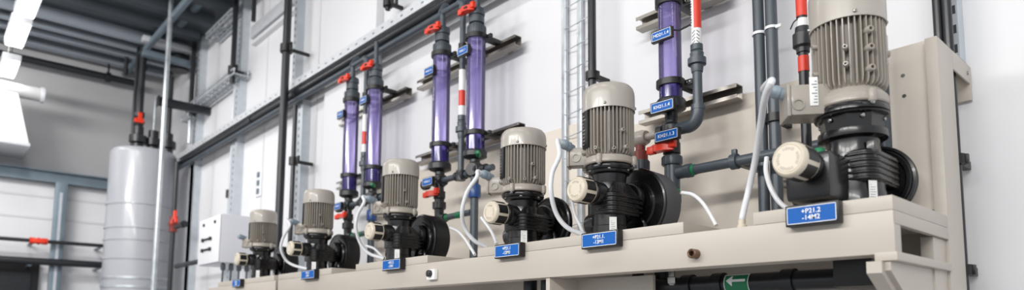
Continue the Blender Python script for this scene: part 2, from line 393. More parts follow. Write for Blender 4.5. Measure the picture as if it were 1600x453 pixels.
def ladder(px0, px1, py_, lab, Y=1.87, z0=.0, z1=None, step=.10, rail=.012):
    a, b = at(px0, py_, Y), at(px1, py_, Y); z1 = z1 or ZC
    t = thing('cable_ladder', ((a.x+b.x)/2, Y, z0), lab, 'cable tray')
    for x in (a.x, b.x): MB().box(x-rail, x+rail, Y+.006, WY-.0075, z0, z1, .002).build('side_rail', 'galvanised', t)
    xm = (a.x+b.x)/2; n = int((z1-z0)/step)
    for k in range(n):                                              # every rung is a part of its own
        z = z0+step*(k+.5)
        if k == 0: first = MB().tube([(a.x, Y+.008, z), (xm, Y+.002, z-.006), (b.x+.045, Y+.008, z+.008)], .0022, 6).build('rung', 'galvanised', t)
        else:
            o = first.copy(); C.objects.link(o); o.parent = t; o.location.z = step*k
    return t
ladder(879, 903, 60, 'silver cable ladder running up the white wall beside black pipe', z0=H-.1, step=.09)
vpipe(925, 60, 13, 'black vertical pipe beside the silver cable ladder, clamped above a motor', 1.80, clamps=(119,), side=1, arm=.012)
Yp = 1.80
vpipe(1186, 60, 17, 'first of two grey vertical pipes tied with white cable tie', Yp, z0=H+.18, mt='pvc')
tP, pP, rP = vpipe(1206, 60, 18, 'second of two grey vertical pipes, with a black wall clamp', Yp, z0=H+.18, mt='pvc', clamps=(186,), side=1, arm=.022)
# white cable tie round both pipes
z = at(1196, 50, Yp).z; xa, xb = at(1186, 60, Yp).x, at(1206, 60, Yp).x
b_ = MB()
for k, xx in enumerate((xa, xb)): b_.lathe([(rP+.0003, -.004), (rP+.003, -.004), (rP+.003, .004), (rP+.0003, .004)], (xx, Yp, z+.004*k), seg=24)
b_.box(xb+rP, xb+rP+.016, Yp-.012, Yp-.006, z-.004, z+.006, .001).build('cable_tie', 'hose')
tag(bpy.data.objects['cable_tie'], 'white cable tie binding two grey vertical pipes', 'cable tie')
vpipe(1465, 30, 13, 'thick dark pipe rising behind the beige post top, next to a second one', 1.80, z0=H+.2)
vpipe(1480, 30, 14, 'black vertical pipe with two clamps beside the beige post', 1.80, clamps=(252, 423), side=1, arm=.014)
strut_v(1491, 30, .024, 'perforated white strut behind the dark pipes at the beige post', 1.87, z0=H+.66, mt='strut')
# pipes and struts further along
vpipe(449, 40, 12, 'dark vertical pipe crossing in front of the horizontal pipe tray', 1.73, z0=H+.2, mt='pvc_dark', clamps=(75,), side=1, arm=.05)
strut_v(465, 60, .045, 'narrow silver strut beside the dark pipe above the horizontal tray', 1.86, z0=H+1.70)
vpipe(458, 260, 7, 'slim dark vertical pipe below the tray beside perforated strut', 1.76, z0=H+.2, z1=H+1.44, clamps=(252,), side=1, arm=.06)
strut_v(468, 280, .10, 'broad perforated silver strut below the tray behind slim pipe', 1.86, z0=H+.1, z1=H+1.52)
strut_v(378, 60, .13, 'broad silver strut on the wall behind the dark clamped pipe', 1.86)
vpipe(367, 50, 8, 'dark vertical pipe with heavy black clamp before the broad strut', 1.78, z0=at(366, 128, 1.78).z, clamps=(108,), side=1, arm=.06)
vpipe(359, 300, 5, 'thin silver vertical pipe crossing behind the tray beside broad strut', 1.858, z0=H+.1, z1=at(366, 128, 1.78).z+.1, mt='galvanised', clamps=(303,), arm=.03)
strut_v(316, 60, .13, 'broad silver strut nearer the tank, beside a black pipe', 1.86)
vpipe(305, 50, 7, 'black vertical pipe on the wall nearer the tank', 1.80, z0=at(298, 178, 1.80).z, clamps=(40, 168), arm=.06)
vpipe(297, 200, 6, 'thin silver pipe under the tray end beside the broad strut', 1.80, z0=H+1.70, z1=at(298, 178, 1.80).z, mt='galvanised')
strut_v(299, 330, .14, 'wide silver strut below the tray end near the red valve', 1.86, z0=0, z1=H+1.5)
vpipe(264, 60, 7, 'bright silver vertical pipe passing in front of the tank', 1.42, mt='galvanised', z0=.3)
vpipe(274, 300, 7, 'dark vertical pipe with red valve beside the tank', 1.66, z0=.3, z1=H+1.46, mt='pvc_dark')
vpipe(606, 15, 8, 'black vertical pipe above the pale tray edge, thicker of a pair', 1.80, z0=H+1.72, clamps=(5,), arm=.03)
vpipe(619, 15, 6, 'black vertical pipe above the pale tray edge, thinner of a pair', 1.80, z0=H+1.72)
vpipe(397, 10, 7, 'dark vertical pipe high on the wall beside the white bar', 1.82, z0=at(397, 32, 1.82).z, mt='pvc_dark')
p = at(275, 345, 1.62)
v = thing('ball_valve', (p.x, p.y-.0, p.z-.05), 'red valve on the dark pipe beside the tank', 'valve')
MB().lathe([(0, -.07), (.035, -.07), (.035, -.03), (.045, 0), (.035, .03), (.035, .07), (0, .07)], (at(274, 300, 1.66).x, 1.66, p.z), seg=16).build('body', 'red_brown', v)
MB().box(p.x-.10, p.x+.06, 1.60, 1.62, p.z-.02, p.z+.02, .006).box(p.x-.03, p.x+.02, 1.60, 1.62, p.z-.02, p.z+.09, .006).build('handle', 'red', v)
# small black stub pipes joining the tank pipe to the wall
for yy, lab in ((351, 'short dark stub pipe running from the red valve to the wall strut'), (414, 'dark horizontal pipe under the wall cabinet towards the tank')):
    z = at(285, yy, 1.66).z; x0 = at(274, yy, 1.66).x; x1 = x0+.30 if yy < 400 else x0+.9
    t = thing('stub_pipe', (x0, 1.66, z-.02), lab, 'pipe')
    MB().cyl((x0+.03, 1.66, z), (x1, 1.66, z), .02, 14).build('pipe', 'pvc_dark', t)
    MB().lathe([(.02, -.03), (.03, -.03), (.03, .03), (.02, .03)], (x1-.05, 1.66, z), (1, 0, 0), 14).build('coupling', 'pvc_dark', t)
# dark bracket arm
A = at(300, 168, 1.74); B = V(A.x, at(247, 158, 1.3).y, A.z)
t = thing('bracket_arm', (A.x, 1.5, A.z-.03), 'dark horizontal bracket arm reaching from wall over the tank', 'bracket')
yb = atx(248, 158, A.x).y
MB().box(A.x-.03, A.x+.03, yb, WY, A.z-.04, A.z+.03, .004).build('arm', 'pipe_black', t)
MB().box(A.x-.04, A.x+.04, yb-.01, yb, A.z-.05, A.z+.04, .004).build('end_cap', 'black_plastic', t)
# wire mesh trays that climb away
def mesh_tray(pa, x_end, lab, Y=1.76, w=.11, hgt=.04, mt='galvanised', step=.10):
    A = at(*pa, Y); z = A.z; x0, x1 = A.x, x_end
    t = thing('wire_tray', ((x0+x1)/2, Y, z), lab, 'cable tray')
    for yy, zz in ((Y, z), (Y, z+hgt), (Y+w, z), (Y+w, z+hgt), (Y+w/2, z), (Y+w/4, z), (Y+.75*w, z)):
        MB().cyl((x0, yy, zz), (x1, yy, zz), .009 if yy in (Y, Y+w) else .006, 6).build('long_wire', mt, t)
    n = int(abs(x1-x0)/step)
    first = MB().tube([(x0, Y, z+hgt), (x0, Y, z), (x0, Y+w, z), (x0, Y+w, z+hgt)], .006, 6).build('cross_wire', mt, t)
    for k in range(1, n+1):
        o = first.copy(); C.objects.link(o); o.parent = t; o.location.x = (x1-x0)*k/n
    return t
mesh_tray((297, 168), at(366, 110, 1.76).x, 'silver wire cable tray climbing between two wall struts')
mesh_tray((284, 190), at(297, 168, 1.76).x-.05, 'short silver wire cable tray over the tank edge')
mesh_tray((322, 60), at(363, 12, 1.76).x, 'silver wire cable tray near the ceiling between struts')
# white bar with a lower lip
A = at(381, 58, 1.80); z = A.z; x1 = at(447, 0, 1.80).x
t = thing('cable_duct', ((A.x+x1)/2, 1.84, z), 'white cable duct rising between two vertical pipes', 'cable duct')
MB().box(A.x, x1, 1.85, WY, z, z+.10, .006).build('trunking', 'galv_white', t)
MB().box(A.x, x1, 1.86, WY, z-.05, z-.02, .003).build('lip', 'wall_paint', t)
# horizontal tray: pale tray edge carrying three pipes beneath
x0, x1 = -6.95, -1.2
zt0, zt1 = H+1.612, H+1.662
t = thing('pipe_tray', ((x0+x1)/2, 1.7, zt0), 'long pale perforated tray climbing across the wall above three pipes', 'cable tray')
b_ = MB(); b_.box(x0, x1, 1.80, 1.804, zt0, zt1).box(x0, x1, 1.804, 1.835, zt0, zt0+.004).box(x0, x1, 1.804, 1.835, zt1-.004, zt1)
b_.build('tray', 'galv_white', t)
g = MB(); n = 58
for k in range(n):
    x = x0+.05+(x1-x0-.1)*k/n; g.box(x, x+.02, 1.7985, 1.80, zt0+.021, zt0+.029)
g.build('slots', 'steel_blue', t)['kind'] = 'stuff'
for xx in (-6.2, -5.2, -4.05, -3.3): MB().box(xx-.014, xx+.014, 1.836, WY-.001, zt0+.005, zt1-.008, .002).build('bracket', 'rail_steel', t)
for z, y, r, lab in ((1.592, 1.835, .0195, 'upper black pipe directly under the pale tray edge'), (1.556, 1.80, .0235, 'middle black pipe under the pale tray edge'), (1.509, 1.80, .0185, 'lowest grey pipe under the tray, feeding the clear tubes')):
    t = thing('long_pipe', ((x0+x1)/2, y, H+z-r), lab, 'pipe')
    MB().cyl((x0, y, H+z), (x1, y, H+z), r, 18).build('pipe', 'pipe_black' if r > .0186 else 'pvc', t)
    for xx in ((-5.0, -4.2) if r > .0186 else (-4.4, -3.3)): MB().lathe([(r, -.02), (r+.006, -.02), (r+.006, .02), (r, .02)], (xx, y, H+z), (1, 0, 0), 18).build('coupling', 'pvc_dark', t)
# cabinet
cx0, cx1, cy0 = at(312, 345, 1.52).x, at(345, 332, 1.52).x, 1.52
cz0, cz1 = H+.425, H+.765
t = thing('control_cabinet', ((cx0+cx1)/2, 1.7, cz0), 'white wall-mounted control cabinet behind the farthest pump', 'cabinet')
MB().box(cx0, cx1, cy0+.012, WY, cz0, cz1, .006).build('body', 'cabinet_side', t)
dr = MB().box(cx0+.004, cx1-.004, cy0, cy0+.010, cz0+.004, cz1-.004, .003).build('door', 'cabinet', t)
w = cx1-cx0
for (u, v_) in ((.25, .86), (.78, .86)): MB().cyl((cx0+u*w, cy0-.008, cz0+v_*(cz1-cz0)), (cx0+u*w, cy0, cz0+v_*(cz1-cz0)), .012, 12).build('lock', 'ink', dr)
for row in (.36, .62):
    for k in range(4):
        u = .26+.12*k; rr_ = .014 if k in (0, 3) else .009
        MB().cyl((cx0+u*w, cy0-.015, cz0+row*(cz1-cz0)*.85), (cx0+u*w, cy0, cz0+row*(cz1-cz0)*.85), rr_, 12).build('button', 'ink', dr)
for k in range(6):
    xx = cx1-.05; yy = cy0+.05+.055*k
    MB().lathe([(0, 0), (.014, 0), (.017, .012), (.017, .04), (.012, .045), (.012, .052), (0, .052)], (xx, yy, cz0-.052), seg=12).build('cable_gland', 'pvc', t)
for k in range(4):
    yy = cy0+.05+.055*k
    c_ = MB().tube([(cx1-.05, yy, cz0-.05), (cx1-.055, yy, cz0-.12), (cx1-.12, yy+.02, cz0-.16), (cx1-.2, yy+.05, cz0-.13)], .007, 8, 5).build('control_cable', 'pvc')
    tag(c_, 'thin looped cable hanging under the white control cabinet', 'cable', 'cables under the control cabinet')
# small switch plate on the wall
p = at(405, 286, WY-.006); hh = .085
t = thing('switch_plate', (p.x, WY, p.z-hh*1.2), 'white wall switch plate with three grey rockers above the cabinet', 'switch')
MB().box(p.x-.055, p.x+.055, WY-.012, WY, p.z-hh*1.25, p.z+hh*1.25, .003).build('plate', 'cabinet', t)
for k in (-1, 0, 1): MB().box(p.x-.02, p.x+.02, WY-.02, WY-.012, p.z+k*.065-.02, p.z+k*.065+.02, .002).build('rocker', 'steel_blue', t)

# ------------------------------------------------------------------ pump skids
BX, ZB, ZW, ZP = -.416, H+.135, H+.2145, H+.242
t = SK = thing('pump_skid', (-1.8, 1.48, H+.1), 'long beige steel skid frame carrying five pumps along wall', 'skid frame')
L = -3.158
b_ = MB(); b_.box(L, BX, 1.30, 1.306, ZB, ZW, .0012).box(L, BX, 1.306, 1.6285, ZW-.006, ZW).box(L, L+.006, 1.306, 1.64, ZB, ZW-.006).box(L, BX-.02, 1.306, 1.36, ZB, ZB+.005)
b_.box(L, BX-.02, 1.63, 1.64, ZB-.1, ZW-.006)
b_.build('front_beam', 'skid_beige', t)
for (xa, xb) in ((L, -2.60), (-2.39, -1.886), (-1.611, -.857), (-.685, BX)):
    MB().box(xa, xb, 1.3005, 1.628, ZW+.0006, ZP, .0012).build('base_plate', 'skid_beige', t)
# open right end: side rail, corner strip, lower bar, inner plate
MB().box(BX-.012, BX+.0006, 1.306, 1.6285, H+.190, ZW, .001).build('side_rail', 'skid_beige', t)
MB().box(BX-.012, BX+.0006, 1.3004, 1.334, ZB+.003, H+.1895, .001).build('corner_strip', 'skid_beige', t)
MB().box(BX-.035, BX+.004, 1.299, 1.63, H+.122, H+.1385, .0025).build('lower_bar', 'skid_beige', t)
MB().box(BX-.03, BX-.006, 1.545, 1.64, H-.15, H+.189, .001).build('inner_upright', 'skid_beige', t)
# gusset with broad front flange
gz = [(1.305, H+.1215), (1.305, H+.105), (1.59, H-.067), (1.62, H-.067), (1.62, H+.1215)]
MB().prism([(BX-.030, y, z) for y, z in gz], (.020, 0, 0)).build('gusset', 'skid_beige', t)
fl = [(1.290, H+.1215), (1.290, H+.100), (1.58, H-.075), (1.589, H-.066), (1.3045, H+.106), (1.3045, H+.1215)]
MB().prism([(BX-.046, y, z) for y, z in fl], (.026, 0, 0)).build('gusset_flange', 'skid_beige', t)
# other gussets
for xx, nm in ((at(1237, 412, 1.57).x, 'rib'), (-1.95, 'rib')):
    MB().box(xx-.006, xx+.006, 1.56, 1.62, H-.02, ZB-.0005).build('rib', 'skid_beige', t)
MB().box(-1.31, -1.295, 1.305, 1.62, H+.0, ZB-.0005, .001).box(-1.2949, -1.03, 1.42, 1.43, H-.05, ZB-.0005).build('hanger_bracket', 'skid_beige', t)
# upright at the right end and the wall bracket
PT = H+.645
b_ = MB(); b_.box(BX-.024, BX, 1.630, 1.745, H-.8, PT, .0015)
b_.build('end_post', 'skid_beige', t)
b_ = MB(); b_.box(BX-.004, BX, 1.746, 1.885, H+.600, PT, .001).box(BX-.06, BX-.0045, 1.7455, 1.885, PT-.004, PT).box(BX-.06, BX, 1.886, 1.898, H+.56, PT, .001)
w_ = b_.build('wall_bracket', 'skid_beige', t)
MB().cyl((BX, 1.865, H+.622), (BX+.003, 1.865, H+.622), .005, 12).build('bolt', 'steel', w_)
# back panels
hp = MB().box(-.64, -.441, 1.650, 1.662, H-.3, PT+.004, .001).build('tall_back_panel', 'panel_beige', t)
for (pxx, pyy) in ((1411, 118), (1413, 150), (1455, 141), (1458, 30+300)):
    q = at(pxx, pyy, 1.650); MB().lathe([(0, -.002), (.004, -.002), (.0045, 0)], q, (0, 1, 0), 12).build('rivet', 'steel', hp)
tag(MB().box(-1.53, -.45, 1.893, WY-.0004, H-.6, H+.733, .001).build('splash_panel', 'panel_beige'), 'beige flat panel on the white wall behind the pipes of the largest pump', 'panel')
tag(MB().box(-3.5, -1.531, 1.893, WY-.0004, H-.6, H+.803, .001).build('splash_panel', 'panel_beige'), 'long beige flat panel low on the wall behind the middle pumps', 'panel')
for xx in (-3.0, -2.0, -1.1, -.5):
    MB().box(xx-.02, xx+.02, 1.641, 1.892, ZB-.08, ZB-.04, .002).build('stand_off', 'skid_beige', t)
# gland and plug on the beam front
q = at(1088, 397, 1.30)
v = thing('pipe_plug', (q.x, 1.29, q.z-.012), 'brownish threaded stub sticking out of the beige beam front', 'plug')
MB().lathe([(.006, -.02), (.0085, -.022), (.011, -.02), (.011, 0)], (q.x, 1.30, q.z), (0, 1, 0), 20).lathe([(0, -.006), (.006, -.006), (.006, -.02)], (q.x, 1.30, q.z), (0, 1, 0), 20).build('stub', 'brass', v)
q = at(679, 429, 1.30)
v = thing('push_fitting', (q.x, 1.29, q.z-.02), 'white square fitting with dark centre on the beige beam front', 'fitting')
MB().box(q.x-.026, q.x+.02, 1.284, 1.2995, q.z-.018, q.z+.018, .004).build('block', 'white_text', v)
MB().lathe([(0, -.012), (.009, -.012), (.012, -.010), (.012, 0)], (q.x-.003, 1.284, q.z+.003), (0, 1, 0), 20).build('socket', 'pvc_dark', v)
# left separate skid under the farthest pump
t = SL = thing('pump_skid', (-3.7, 1.48, H+.1), 'short beige skid frame under the farthest pump, beside the long one', 'skid frame')
b_ = MB(); b_.box(-4.20, L-.03, 1.30, 1.306, ZB, ZW, .0012).box(-4.20, L-.03, 1.306, 1.63, ZW-.006, ZW).box(-4.20, L-.03, 1.631, 1.64, ZB-.1, ZW).build('front_beam', 'skid_beige', t)
MB().box(-4.03, L-.05, 1.3005, 1.63, ZW+.0006, ZP, .0012).build('base_plate', 'skid_beige', t)
for xx in (-4.0, -3.4): MB().box(xx-.02, xx+.02, 1.641, WY-.0005, ZB-.08, ZB-.04, .002).build('stand_off', 'skid_beige', t)

# ------------------------------------------------------------------ dosing pumps
def ticks(b_, org, n, r, ax=(0, -1, 0), skip=()):
    u, w, a = basis(ax)
    for k in range(n):
        if k in skip: continue
        th = 2*math.pi*k/n; d = u*math.cos(th)+w*math.sin(th); tt = a.cross(d)
        R = Matrix((d, tt, a)).transposed()
        hl = .0022+.001*((k*7) % 3)/2
        b_.box(-hl, hl, -.0007, .0007, -.0001, .0004, rot=R, org=Vector(org)+d*r)
def knob(parent, x, y, z, r, L):
    # cream stroke knob facing the aisle (-y); black grip insets round the rim
    n8 = 8
    b_ = MB(); b_.lathe([(r*.80, 0), (r*.93, .001), (r*.98, .006), (r*.98, L*.8), (r*.92, L*.93), (r*.84, L*.99), (r*.80, L), (r*.74, L-.0012), (r*.70, L), (0, L)], (x, y, z), (0, -1, 0), 40)
    u, w, a = basis((0, -1, 0))
    kn = b_.build('stroke_knob', 'cream', parent)
    g = MB()
    for k in range(6):
        for j in range(9):
            th = 2*math.pi*(k+.5)/6+(j-4)*.085
            d = u*math.cos(th)+w*math.sin(th); R = Matrix((d, a.cross(d), a)).transposed()
            g.box(-.001, .0012, -.0019, .0019, 0, L*.66, rot=R, org=V(x, y, z)+d*r*.98+a*L*.14)
    g.build('grip', 'black_plastic', kn)
    g = MB(); ticks(g, V(x, y-L, z), 36, r*.56, skip=(8, 9, 17, 18, 26, 27, 35)); g.build('dial_marks', 'motor_grey', kn)
    return kn
def pump(X, Zb, lab, d, head, big=False, tall=1.0):
    O = V(X, 1.45, Zb); P = lambda x, y, z: O+V(x, y, z)
    t = thing('dosing_pump', O, lab, 'pump', 'dosing pumps on the beige skid')
    zt, zc, zf, zl, zk, zn = d['zt'], d['zc'], d['zf'], d['zl'], d['zk'], d['zn']; R = .0755
    # cowl
    b_ = MB(); b_.lathe([(0, zt), (R*.55, zt-.001), (R*.86, zt-.006), (R*.95, zt-.014), (R*.99, zt-.026), (R, zt-.036), (R, zc), (R-.0025, zc), (R-.0025, zc+.012), (0, zc+.012)], O, seg=64)
    cw = b_.build('fan_cowl', 'cowl_grey', t)
    for k in range(4):
        th = math.radians(-58+90*k); dd = V(math.cos(th), math.sin(th), 0)
        MB().lathe([(.0042, 0), (.0042, .002), (.003, .004), (.0012, .0045), (.0012, .0025), (0, .0025)], O+dd*(R-.0004)+V(0, 0, zc+.009), dd, 12).build('screw', 'steel', cw)
    # finned housing
    b_ = MB(); Rc, Rf = .0530, .0725
    b_.lathe([(0, zl), (.071, zl), (.0735, zl+.003), (.0735, zl+.015), (.070, zl+.021), (Rc+.004, zf+.004), (Rc, zf+.02), (Rc, zc+.011), (0, zc+.011)], O, seg=56)
    nf = 40
    for k in range(nf):
        th = 2*math.pi*(k+.5)/nf; dd = V(math.cos(th), math.sin(th), 0); tt = V(-math.sin(th), math.cos(th), 0)
        w = .0011; jag = .004*((k*5) % 3)/2
        pts = [(Rc-.004, zf-.004), (Rf-.004, zf+.004+jag), (Rf, zf+.014+jag), (Rf, zc+.006), (Rc-.004, zc+.006)]
        b_.prism([O+dd*r+tt*w+V(0, 0, z) for r, z in pts], tt*(-2*w))
    hs = b_.build('motor_housing', 'motor_grey', t)
    # cast bosses on the fins: open rings
    bosses = ((-38, .78), (-38, .52), (-38, .22), (-74, .55), (-74, .3), (38, .6), (-128, .72), (-128, .30)) if big else ((-20, .5), (-78, .13), (-12, .15), (-122, .12), (-40, .10))
    for th, f in bosses:
        th = math.radians(th); dd = V(math.cos(th), math.sin(th), 0); q = O+V(0, 0, zf+(zc-zf)*f)
        rr = .0074 if big and f > .2 and th > -1 else .0052
        MB().lathe([(rr, .058), (rr, Rf+.007), (rr*.85, Rf+.009), (rr*.5, Rf+.009), (rr*.5, Rf-.003), (0, Rf-.003)], q, dd, 14).build('boss', 'motor_grey', hs)
    # flange lugs with bolts
    for k in range(4):
        th = math.radians(-72+90*k) if not big else math.radians(-128+90*k)
        dd = V(math.cos(th), math.sin(th), 0); q = O+dd*.0745
        lg = MB().lathe([(0, zl-.004), (.007, zl-.004), (.0085, zl), (.0085, zl+.018), (.006, zl+.022), (0, zl+.022)], q, seg=14).build('lug', 'motor_grey', hs)
        MB().lathe([(0, zl-.010), (.003, zl-.010), (.005, zl-.007), (.005, zl-.003), (0, zl-.003)], q, seg=12).build('bolt', 'steel', lg)
    # nameplate strip
    if not big:
        th = math.radians(-112); dd = V(math.cos(th), math.sin(th), 0); tt = V(-math.sin(th), math.cos(th), 0); Rm = Matrix((tt, -dd, V(0, 0, 1))).transposed()
        zm = (zf+zc)/2+.012; hh = (zc-zf)*.40
        npl = MB().box(-.016, .016, -.0035, .0035, -hh, hh, .001, rot=Rm, org=O+dd*(Rf+.001)+V(0, 0, zm)).build('name_plate', 'black_plastic', t)
        g = MB(); random.seed(3)
        for k in range(9):
            w = .003+.006*random.random(); g.box(-.012, -.012+2*w, -.0040, -.0034, -hh*.8+k*hh*.19, -hh*.8+k*hh*.19+.0022, rot=Rm, org=O+dd*(Rf+.001)+V(0, 0, zm))
        g.build('print_lines', 'motor_grey', npl)
    # terminal box on the aisle side, with gland
    th = math.radians(-141 if big else -146); dd = V(math.cos(th), math.sin(th), 0); tt = V(-math.sin(th), math.cos(th), 0); Rm = Matrix((dd, tt, V(0, 0, 1))).transposed()
    s_ = .86 if big else .55; zm = zf-.018 if big else zf+.012
    bd = MB().box(.045, .082+.055*s_, -.040*s_, .040*s_, -.030, .042*s_, .004, rot=Rm, org=O+V(0, 0, zm)).build('terminal_box', 'motor_grey', t)
    MB().box(.082+.055*s_, .090+.055*s_, -.042*s_, .042*s_, -.032, .044*s_, .003, rot=Rm, org=O+V(0, 0, zm)).build('cover', 'motor_grey', bd)
    # knock-out ring on the side that faces the camera
    q = O+dd*(.115 if big else .092)+tt*(.040*s_)+V(0, 0, zm-.008)
    MB().lathe([(.0125, 0), (.0125, .003), (.0095, .003), (.0095, .0005), (.006, .0005), (0, .0005)], q, tt, 20).build('knock_out', 'motor_grey', bd)
    gax = (tt*.75+dd*.55+V(0, 0, .18)).normalized() if not big else (tt*.1+dd*.9+V(0, 0, .25)).normalized()
    gq = O+dd*(.11 if not big else .128)+tt*(.030*s_ if not big else .0)+V(0, 0, zm+(.030*s_ if big else .026))
    gl = MB().lathe([(0, -.01), (.0115, -.01), (.0115, .004), (.014, .005), (.014, .014), (.0125, .015), (.0125, .018), (.0145, .019), (.0145, .028), (.011, .035), (.0075, .037), (0, .037)], gq, gax, 14).build('cable_gland', 'gland_blue', bd)
    t['_'] = 0; del t['_']
    gland = (gq+gax*.034, gax)
    if big:
        # pale data label on the box side
        MB().box(-.008, .009, -.001, .001, -.032, .030, .0004, rot=Matrix((dd, tt, V(0, 0, 1))).transposed(), org=O+dd*.083+tt*.0415*s_+V(0, 0, zm+.020)).build('data_label', 'white_label', bd)
        g = MB(); random.seed(9)
        for k in range(8):
            w = .002+.004*random.random(); g.box(-.006, -.006+w*2, .0011, .0016, -.026+.0065*k, -.0245+.0065*k, rot=Matrix((dd, tt, V(0, 0, 1))).transposed(), org=O+dd*.083+tt*.0415*s_+V(0, 0, zm+.020))
        g.build('print_lines', 'pvc', bd)
        MB().lathe([(0, 0), (.013, 0), (.013, .012), (.009, .020), (0, .021)], P(-.035, -.085, .1075), seg=16).build('vent_cap', 'green', t)
    # black adapter
    b_ = MB()
    if big:
        b_.lathe([(0, zl-.001), (.071, zl-.001), (.073, zl-.004), (.073, zl-.014), (.070, zl-.016), (.073, zl-.018), (.0715, zk), (.06, zk-.002), (0, zk-.002)], O, seg=56)
        b_.lathe([(0, zk-.001), (.064, zk-.001), (.0605, zn+.012), (.0665, zn+.010), (.0675, zn), (.0665, zn-.006), (.054, zn-.010), (0, zn-.010)], O, seg=8, ph=.2)
        b_.lathe([(.060, zn+.010), (.0670, zn+.009), (.0680, zn), (.0670, zn-.006), (.053, zn-.010)], O, seg=56)
    else:
        b_.lathe([(0, zl-.001), (.066, zl-.001), (.068, zl-.004), (.068, zl-.013), (.066, zl-.016), (.061, zl-.017), (.059, zk), (.05, zk-.004), (.047, zn), (0, zn)], O, seg=56)
    ad = b_.build('adapter_flange', 'black_cast', t)
    for k in range(6):
        th = math.radians(-50+60*k); dd2 = V(math.cos(th), math.sin(th), 0)
        zz = zk-.008 if big else (zl+zk)/2-.004
        MB().lathe([(0, .005), (.003, .0045), (.005, .002), (.005, 0)], O+dd2*(.061 if big else .060)+V(0, 0, zz), dd2, 12).build('screw', 'steel', ad)
    # gearbox
    zx = d['zx']; b_ = MB()
    if big:
        b_.lathe([(0, zn-.008), (.052, zn-.008), (.050, zn-.020), (.054, .118), (.054, .105), (.058, .04), (.060, .034), (.060, .006), (.063, .004), (.063, 0), (0, 0)], O, seg=48)
        b_.box(-.082, .010, -.145, .02, .012, .108, .012, rot=Matrix.Identity(3), org=O)
        b_.rprism(-.052, .0585, -.0535, .11, .054, .120, .032, O, .003)
        b_.box(.040, .056, -.040, -.012, .10, .138, .003, rot=Matrix.Identity(3), org=O)
        for k in range(5): b_.rprism(-.018, .0625, -.0572, .104, .057+.0125*k, .0630+.0125*k, .034, O, .0018)
        for k in range(4): b_.box(-.092, -.02, -.13, .0, .046+.012*k, .051+.012*k, .002, rot=Matrix.Identity(3), org=O)
        b_.lathe([(0, -.10), (.030, -.098), (.034, -.09), (.034, .0)], P(0, -.06, .045), (1, 0, 0), 28)
        b_.lathe([(0, 0), (.04, 0), (.04, .03), (0, .03)], P(0, .095, zx-.008), (0, 1, 0), 32)
    else:
        k_ = tall
        b_.rprism(-.052, .0580, -.0530, .085, .070*k_, .130*k_, .032, O, .003)
        b_.prism([P(.045, -.048, .126*k_), P(.045, -.030, zn+.002), P(.045, .030, zn+.002), P(.045, .084, .128*k_)], (-.09, 0, 0))
        b_.lathe([(0, -.075), (.031, -.074), (.034, -.068), (.034, 0)], P(0, 0, zx), (0, 1, 0), 28)
        b_.lathe([(0, zn), (.050, zn), (.052, zn-.012), (.052, .075*k_), (.050, .073*k_), (.050, .040), (.052, .038), (.052, .004), (.056, .003), (.056, 0), (0, 0)], O, seg=48)
        for q in range(4): b_.rprism(-.024, .0630, -.0575, .095, (.078+.0130*q)*k_, (.0838+.0130*q)*k_, .034, O, .0016)
        b_.lathe([(0, -.088), (.034, -.086), (.037, -.078), (.037, -.01)], P(0, .02, .055), (1, 0, 0), 28)
        b_.lathe([(0, 0), (.046, 0), (.050, .006), (.050, .020), (0, .020)], P(0, .078, zx), (0, 1, 0), 36)
        b_.lathe([(.036, 0), (.040, .004), (.040, .012), (.036, .016)], P(.02, .085, .04), (0, 1, 0), 24)
    gb = b_.build('gearbox', 'black_cast', t)
    # round hump moulded on the front of the gearbox neck
    th = math.radians(-52); dd2 = V(math.cos(th), math.sin(th), 0); rr = Matrix((V(-math.sin(th), math.cos(th), 0), dd2, V(0, 0, 1))).transposed()
    # knob and collar
    kx, ky, kz = (-.030, -.150, d['kz']) if big else (0, -.068, zx)
    MB().lathe([(0, 0), (.030, 0), (.031, .004), (.031, .016), (.026, .020), (0, .020)], P(kx, ky+.002, kz), (0, -1, 0), 32).build('knob_collar', 'black_plastic', gb)
    if big: knob(t, O.x+kx, O.y+ky-.022, O.z+kz, .0360, .066)
    else: knob(t, O.x+kx, O.y+ky-.022, O.z+kz, .0365, .054)
    # white data label on the lower body and foot bolts
    th = math.radians(-38 if big else -40); dd2 = V(math.cos(th), math.sin(th), 0); tt2 = V(-math.sin(th), math.cos(th), 0); Rm = Matrix((tt2, -dd2, V(0, 0, 1))).transposed()
    rr = .0622 if big else .0535; zz = .0310 if big else .034
    lb = MB().box(-.0085 if big else -.010, .0085 if big else .010, -.0008, .0008, -.023 if big else -.026, .023 if big else .026, 0, rot=Rm, org=O+dd2*rr+V(0, 0, zz)).build('data_label', 'white_label', t)
    g = MB(); random.seed(5)
    for k in range(7):
        w = .002+.006*random.random(); g.box(-.0065, -.0065+w*1.6, -.0013, -.0007, -.016+.0050*k, -.0153+.0050*k, rot=Rm, org=O+dd2*rr+V(0, 0, zz))
    g.build('print_lines', 'pvc', lb)
    for sx, sy in ((.052, -.045), (.060, .01), (-.05, -.045)):
        MB().lathe([(0, .016), (.005, .015), (.008, .010), (.008, .0)], P(sx*(1.15 if big else 1), sy, .0005), seg=14).build('foot_bolt', 'black_cast' if big else 'cream', t)
    # pump head disc at the wall side
    hr, h0, h1, mt = head
    hz = d.get('hz', zx-.012)
    b_ = MB(); b_.lathe([(0, h0), (.030, h0), (.034, h0+.001), (.058, h0+.001), (.062, h0-.004), (.070, h0-.004), (.074, h0+.001), (hr-.010, h0+.001), (hr-.006, h0-.002), (hr-.001, h0), (hr, h0+.004)], P(0, 0, hz), (0, 1, 0), 64)
    b_.lathe([(hr, h0+.004), (hr-.004, h0+.010), (0, h0+.011)], P(0, 0, hz), (0, 1, 0), 64)
    hd = b_.build('pump_head', 'black_cast', t)
